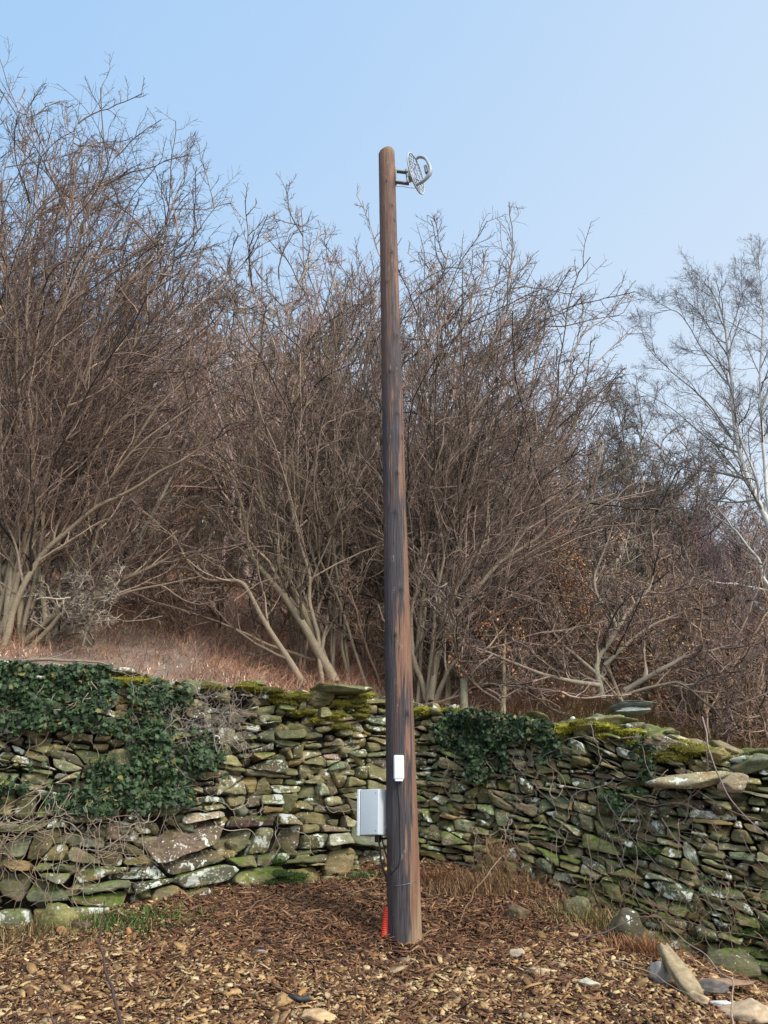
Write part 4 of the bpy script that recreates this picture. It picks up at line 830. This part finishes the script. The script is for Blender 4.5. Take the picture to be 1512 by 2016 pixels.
tree('hazel_tree', 'large many-stemmed bare hazel at the left edge, its branches sweeping up to the right', 'tree',
     fan((20, 1300, 7.0), [(-160, 380, 6.6), (-40, 320, 6.9), (50, 290, 7.2), (150, 240, 7.0), (230, 350, 7.2), (360, 450, 7.0), (260, 560, 6.7), (480, 560, 7.4), (120, 380, 6.8), (400, 600, 7.2), (440, 730, 6.8), (90, 500, 6.3), (-60, 450, 6.2), (330, 820, 6.6), (180, 700, 6.2), (-240, 500, 6.4)], rng, (.016, .036))
     + [([(10, 1300, 6.9), (110, 1210, 6.9), (230, 1150, 7.0), (330, 1110, 7.1), (480, 1060, 7.2)], .035, .008), ([(40, 1300, 6.9), (150, 1190, 6.7), (240, 1170, 6.6), (400, 1140, 6.6)], .026, .006), ([(0, 1290, 6.7), (60, 1130, 6.6), (180, 1010, 6.5), (330, 930, 6.5), (450, 860, 6.5)], .035, .006)],
     201, (18, 9, 7), UPR)
tree('hazel_tree', 'tall bare tree behind the left hazel with the highest twigs against the blue sky', 'tree',
     fan((-60, 1270, 8.6), [(-120, 290, 8.4), (10, 290, 8.4), (140, 230, 8.8), (240, 260, 8.5), (370, 310, 8.8), (430, 400, 9.0), (330, 400, 8.4), (300, 480, 8.2), (500, 500, 9.0), (60, 380, 8.0), (180, 380, 8.6), (420, 600, 8.4), (-20, 480, 8.2)], rng, (.022, .042)), 202, (18, 9, 7), (.3, 0, .4), thin=(.118, .082, .074))
tree('bare_tree', 'pale grey leaning trunk with bare twigs rising behind the ivy end of the wall', 'tree',
     [([(70, 1300, 8.0), (105, 1230, 8.0), (170, 1170, 8.1), (250, 1110, 8.3), (330, 960, 8.6), (400, 760, 9.0)], .075, .006), ([(120, 1215, 8.0), (150, 1050, 8.1), (170, 850, 8.2), (220, 620, 8.6)], .04, .006), ([(90, 1270, 8.0), (60, 1050, 7.8), (90, 800, 8.0), (60, 560, 8.4)], .035, .006), ([(200, 1145, 8.2), (330, 1120, 8.2), (420, 1130, 8.1)], .03, .008)],
     203, (20, 8, 6), (.1, 0, .35), thick=(.23, .21, .16), wob=.03, stemname='trunk')
tree('hazel_tree', 'bare hazel clump with ridged stems growing behind the mossy slab left of the pole', 'tree',
     fan((640, 1345, 7.6), [(590, 420, 8.0), (560, 560, 8.0), (690, 570, 8.2), (490, 560, 8.0), (640, 650, 7.8), (730, 660, 8.0), (600, 760, 7.4), (450, 660, 7.8)], rng, (.012, .026))
     + [([(660, 1345, 7.4), (610, 1250, 7.4), (560, 1170, 7.4), (490, 1070, 7.4), (430, 900, 7.6)], .052, .014), ([(650, 1345, 7.5), (610, 1230, 7.5), (550, 1100, 7.5), (520, 960, 7.6), (520, 760, 7.8)], .048, .012), ([(650, 1330, 7.6), (595, 1180, 7.6), (585, 1050, 7.6), (560, 850, 7.8), (600, 650, 8)], .04, .012), ([(600, 1350, 7.3), (550, 1270, 7.3), (480, 1160, 7.2), (400, 1130, 7.2), (340, 1040, 7.2)], .035, .008), ([(620, 1300, 7.6), (500, 1255, 7.5), (400, 1210, 7.4), (250, 1160, 7.3)], .018, .005)],
     204, (17, 9, 8), (.12, 0, .4), thin=(.17, .12, .09))
tree('hazel_tree', 'slender upright thicket of thin bare stems immediately left of the pole', 'tree',
     fan((715, 1350, 7.9), [(640, 720, 8.6), (690, 640, 8.6), (715, 570, 8.8), (770, 620, 8.6), (650, 780, 8.4), (720, 820, 8.2), (800, 700, 8.5), (560, 840, 8.4), (690, 930, 8)], rng, (.008, .016), jit=.4), 205, (15, 8, 8), (.08, 0, .4), thin=(.14, .096, .08))
tree('hazel_tree', 'wide bare hazel fanning up and to the right from the wall right of the pole', 'tree',
     fan((845, 1385, 7.2), [(820, 540, 7.9), (850, 620, 7.7), (895, 500, 7.9), (945, 490, 8.0), (1000, 540, 8.0), (1040, 640, 7.8), (1100, 590, 8.0), (1170, 640, 7.9), (1170, 780, 7.7), (960, 640, 7.6), (1110, 830, 7.4), (890, 700, 7.2)], rng, (.013, .028), jit=.16)
     + [([(850, 1380, 7.1), (880, 1250, 7.1), (960, 1120, 7.0), (1080, 1040, 7.0), (1200, 960, 7.0)], .035, .007), ([(850, 1390, 7.1), (900, 1300, 7.0), (1000, 1270, 6.9), (1100, 1240, 6.9)], .026, .005), ([(840, 1380, 7.2), (810, 1250, 7.2), (830, 1100, 7.2), (800, 900, 7.3)], .03, .007), ([(830, 1390, 7), (900, 1370, 6.9), (960, 1345, 6.8), (1060, 1360, 6.7), (1160, 1370, 6.6)], .014, .005)],
     206, (17, 9, 7), UPR, thin=(.148, .10, .08))
tree('hazel_tree', 'second bare hazel behind, filling the sky right of the pole with dark upright twigs', 'tree',
     fan((900, 1360, 9.2), [(800, 650, 9.6), (880, 620, 9.8), (960, 640, 9.6), (1040, 660, 10), (1090, 740, 9.8), (1150, 790, 9.8), (1210, 850, 9.6), (980, 760, 9.2), (830, 740, 9.2)], rng, (.016, .03), jit=.35), 207, (16, 9, 7), (.2, 0, .4), thin=(.118, .082, .074))
tree('gnarled_tree', 'low gnarled bare tree with pale twisting limbs behind the wall top at right', 'tree',
     [([(1185, 1375, 7.0), (1180, 1320, 7.0), (1200, 1240, 7.1), (1170, 1140, 7.2), (1210, 1000, 7.4)], .036, .007), ([(1230, 1360, 6.8), (1300, 1320, 6.7), (1350, 1292, 6.7), (1420, 1280, 6.7), (1500, 1265, 6.7)], .028, .005), ([(1190, 1340, 7.0), (1110, 1270, 7.0), (1060, 1200, 7.1), (980, 1160, 7.2)], .022, .005), ([(1190, 1310, 7.0), (1270, 1240, 7.0), (1360, 1200, 7.1), (1450, 1190, 7.1)], .02, .004), ([(1180, 1350, 6.9), (1080, 1330, 6.8), (980, 1290, 6.7), (900, 1270, 6.8)], .024, .006), ([(1200, 1260, 7.1), (1280, 1140, 7.3), (1300, 1040, 7.5)], .02, .005), ([(1220, 1370, 6.7), (1330, 1345, 6.6), (1400, 1395, 6.5), (1460, 1390, 6.4), (1520, 1360, 6.4)], .014, .005)],
     208, (18, 9, 8), (.05, 0, .15), thick=(.22, .19, .14), tr0=.08, wob=.06, ang=(50, 52, 50), wander=.2, stemname='limb')
tree('beech_tree', 'bare thicket holding rusty brown dead leaves right of the pole', 'tree',
     fan((1000, 1350, 8.4), [(860, 1040, 8.4), (930, 1060, 8.6), (1000, 1080, 8.4), (1080, 1060, 8.6), (1150, 1120, 8.4), (860, 1180, 8.2), (1130, 1200, 8.2), (980, 1200, 8.2)], rng, (.018, .03), jit=1.1), 209, (13, 7, 6), (0, 0, .25), ang=(50, 50, 50), leaves=(8000, (.42, .20, .10), .030))
tree('beech_tree', 'yellow brown leafy thicket behind the low gnarled tree at right', 'tree',
     fan((1230, 1370, 8.4), [(1120, 1110, 8.4), (1200, 1100, 8.5), (1280, 1130, 8.4), (1340, 1190, 8.4), (1150, 1220, 8.2), (1260, 1240, 8.2)], rng, (.025, .04), jit=.7), 210, (13, 7, 6), (0, 0, .25), ang=(50, 50, 50), leaves=(6000, (.40, .25, .13), .030))
tree('oak_tree', 'round-headed bare tree on the skyline between the hazels and the birch', 'tree',
     fan((1230, 1330, 15), [(1080, 860, 15), (1150, 820, 15.3), (1210, 800, 15), (1270, 820, 15), (1320, 860, 15), (1360, 930, 15), (1120, 960, 14.5), (1260, 950, 14.5), (1400, 1000, 15)], rng, (.06, .12), jit=.4), 211, (26, 12, 8), (0, 0, .2), thin=(.13, .11, .095), thick=(.22, .2, .16), ang=(45, 45, 45), rmin=(.012, .006, .0045), l4=2)
tree('bare_tree', 'purple brown bare tree low behind the birch at the right edge', 'tree',
     fan((1450, 1330, 13), [(1340, 1060, 13), (1400, 1020, 13), (1470, 1000, 13), (1540, 1010, 13), (1600, 980, 13), (1440, 1140, 12.5), (1560, 1120, 12.5)], rng, (.04, .07), jit=.6), 212, (16, 8, 7), (0, 0, .35), thin=(.12, .075, .085), thick=(.2, .16, .15), ang=(35, 38, 40), rmin=(.01, .005, .004), l4=1)
SHR = [((330, 1330, 8.6), 'twiggy bare shrub in the bracken between the left hazel and the ridged hazel clump', (150, 230, 300, 380, 460, 520), 1000, .0), ((160, 1320, 9.6), 'thin bare shrub in front of the dark wood behind the ivy-covered wall', (40, 110, 200, 260, 330), 900, .05),
       ((560, 1340, 10.2), 'bare bush deep behind the ridged hazel clump left of the pole', (420, 490, 550, 620, 690), 850, .05), ((960, 1360, 8.2), 'low tangled bare bush behind the fence post', (840, 900, 970, 1060, 1140, 1200), 1130, .05),
       ((1080, 1370, 9.0), 'bare bush between the wide hazel and the low gnarled tree', (960, 1030, 1100, 1170, 1230), 950, .05), ((1370, 1380, 8.8), 'brown bare bush behind the wall under the birch', (1250, 1310, 1370, 1440, 1500, 1560), 1120, 0), ((740, 1370, 8.0), 'bare bush standing directly behind the timber pole', (640, 700, 760, 820, 880), 1000, .05), ((60, 1310, 7.2), 'dense twiggy shrub behind the ivy at the left edge', (-60, 20, 90, 170, 240), 1050, 0), ((900, 1385, 7.4), 'twiggy brown shrub just behind the right ivy clump', (830, 880, 940, 1010), 1150, 0),
       ((1480, 1400, 7.4), 'sparse dry bush on the bank at the right edge', (1400, 1450, 1500, 1560), 1230, 0)]
for k, (b_, lab, xs_, yt, tz) in enumerate(SHR):
    tree('bare_shrub', lab, 'shrub', fan(b_, [(x_ + float(rng.normal(0, 25)), yt + float(rng.uniform(-60, 130)), b_[2] + float(rng.normal(0, .5))) for x_ in xs_ for _ in (0, 1)], rng, (.009, .018), jit=.35), 400 + k, (12, 8, 7), (.05, 0, .18), ang=(48, 50, 50), tr0=.05, wander=.22, wob=.06, thin=[(.19, .12, .085), (.25, .21, .17), (.15, .115, .095)][k % 3])
# birch
BT = (.50, .50, .46)
tree('birch_tree', 'white-barked birch with fine drooping twigs at the right edge against the sky', 'tree',
     [([(1580, 1330, 10.5), (1545, 1150, 10.5), (1505, 1020, 10.6), (1462, 910, 10.7), (1440, 780, 10.8), (1425, 640, 10.9), (1400, 560, 11)], .07, .008),
      ([(1530, 1090, 10.5), (1508, 960, 10.4), (1497, 850, 10.3), (1500, 700, 10.3), (1505, 600, 10.4), (1500, 520, 10.5)], .036, .006),
      ([(1440, 860, 10.7), (1390, 790, 10.5), (1330, 740, 10.4), (1265, 680, 10.3)], .018, .004), ([(1452, 890, 10.7), (1400, 870, 10.9), (1330, 810, 11), (1260, 770, 11)], .017, .004), ([(1436, 760, 10.8), (1390, 700, 10.9), (1340, 620, 11), (1300, 610, 11)], .017, .004),
      ([(1475, 945, 10.7), (1430, 930, 10.4), (1370, 900, 10.2), (1310, 830, 10)], .014, .004), ([(1430, 680, 10.9), (1455, 600, 11), (1465, 570, 11)], .014, .004), ([(1500, 800, 10.3), (1540, 700, 10.2), (1590, 620, 10.2)], .02, .004), ([(1432, 700, 10.9), (1380, 620, 11), (1350, 590, 11.1)], .014, .004), ([(1505, 1010, 10.6), (1560, 850, 10.4), (1600, 650, 10.4)], .05, .008)],
     213, (24, 11, 7), (-.12, 0, .25), thin=(.11, .09, .09), thick=BT, ang=(34, 40, 42), lr=(.26, .62, .62), rmin=(.0045, .0028, .0019), rt=.03, wob=.012, tr0=.3, stemname='trunk', wander=.12, leaves=(6000, (.10, .08, .07), .011), l4=2)
tree('birch_tree', 'crooked white birch limb low at the right edge', 'tree',
     [([(1620, 1330, 9.6), (1545, 1190, 9.6), (1505, 1140, 9.6), (1490, 1100, 9.6), (1450, 1045, 9.7), (1400, 1010, 9.8)], .04, .008), ([(1535, 1180, 9.6), (1500, 1200, 9.5), (1480, 1150, 9.5)], .014, .005)],
     214, (10, 6, 5), (-.1, 0, .3), thin=(.08, .06, .06), thick=BT, rt=.022, wob=.03, stemname='trunk')
# bush and shoots near the right edge, fallen branch on the left wall
tree('gorse_bush', 'small dark green bush behind the wall at the right edge', 'bush',
     fan((1440, 1400, 8.2), [(1400, 1370, 8.2), (1440, 1350, 8.2), (1480, 1365, 8.2), (1510, 1390, 8.1)], rng, (.01, .018), jit=.15), 215, (10, 6, 5), (0, 0, .3), ang=(50, 50, 50), leaves=(5000, (.05, .075, .025), .03))
tree('oak_tree', 'lower domed bare tree on the skyline beside the birch trunk', 'tree',
     fan((1370, 1330, 16), [(1250, 1010, 16), (1310, 930, 16.2), (1370, 930, 16), (1420, 980, 16), (1460, 1040, 16), (1300, 1050, 15.5), (1400, 1080, 15.5), (1500, 1080, 16)], rng, (.04, .08), jit=.5), 221, (24, 11, 8), (0, 0, .2), thin=(.14, .11, .095), thick=(.22, .2, .16), ang=(45, 45, 45), rmin=(.012, .006, .0045), l4=2)
tree('evergreen_tree', 'ivy-clad dark green tree in the wood at the right', 'tree',
     fan((1190, 1320, 13.2), [(1140, 960, 13.2), (1190, 930, 13.2), (1240, 980, 13.2), (1210, 1050, 13)], rng, (.05, .08), jit=.3), 216, (14, 8, 6), (0, 0, .2), ang=(50, 50, 50), leaves=(7000, (.05, .065, .03), .035), rmin=(.01, .005, .004))
cane('long brown fallen branch resting on top of the ivy-covered wall', [(-40, 1320, 5.3), (40, 1302, 5.3), (110, 1296, 5.35), (190, 1306, 5.45), (245, 1322, 5.5)], .016, (.19, .15, .11), 'branch', 'fallen_branch', seed=21, extra=5)
# wood beyond: one indistinct mass of bare trees
def wood():
    rng = np.random.default_rng(300); T = []
    for k in range(3):
        n = 5; s = np.linspace(0, 1, 12); SP = []; SR = []
        for j in range(n):
            tip = np.array([rng.normal(0, 1.6), rng.normal(0, 1.6), rng.uniform(6, 8.5)]); m = tip * np.array([.3, .3, .5]); SP.append(catmull([np.array([rng.normal(0, .2), rng.normal(0, .2), 0]), m, tip], 12)); SR.append(.07 - .064 * s)
        SP = np.stack(SP); SR = np.stack(SR); P1, R1 = children(rng, SP, SR, 11, (.12, 1), 42, .36, 6, np.array([0, 0, .4]), .12, .5, .014); P2, R2 = children(rng, P1, R1, 7, (.1, 1), 42, .5, 5, np.array([0, 0, .3]), .14, .6, .009); P3, R3 = children(rng, P2, R2, 6, (.1, 1), 42, .55, 3, np.array([0, 0, .2]), .16, .6, .0065)
        vs, qs, cs = [], [], []; o = 0
        for p, r, sd in ((SP, SR, 6), (P1, R1, 4), (P2, R2, 3), (P3, R3, 3)):
            v, q = tubes(p, r, sd); vs.append(v); qs.append(q + o); o += len(v); cs.append(colr(rng, r, sd, (.29, .205, .16), (.36, .30, .23), .06))
        T.append((np.concatenate(vs), np.concatenate(qs), np.concatenate(cs)))
    mb = MB(); k = 0
    for i in range(185):
        y = rng.uniform(15, 38) if i > 75 else rng.uniform(12.5, 17); a = rng.uniform(-.62, .60); x = a * (y + 3)
        if i > 150: a = rng.uniform(.2, .62); y = rng.uniform(15, 24); x = a * (y + 3)
        if i <= 45 and a > -.03: y = rng.uniform(9.6, 12.5); x = a * (y + 3)
        v, q, c = T[i % 3]; ang = rng.uniform(0, 6.28); sc = (rng.uniform(.75, 1.1) if i > 45 else rng.uniform(.32, .6)) * (1 - .36 * sstep(.12, .40, a)) * (1 + .15 * sstep(-.1, -.4, a)); Rm = rotz(ang); vv = (v * np.array([1, 1, 1])) @ Rm * sc
        tint = np.array([(1, 1, 1), (1.15, .95, .85), (.9, .95, .85), (.95, .85, .95)][rng.integers(4)]); mb.add(vv + np.array([x, y, float(hill(x, y)) - .1]), [q], c * tint)
    tag(mb.build('background_wood', M['twig'], None), 'dense grey brown leafless wood covering the hillside behind', 'wood', kind='stuff')
wood()
for o in OFFS:
    if '_o' in o: del o['_o']
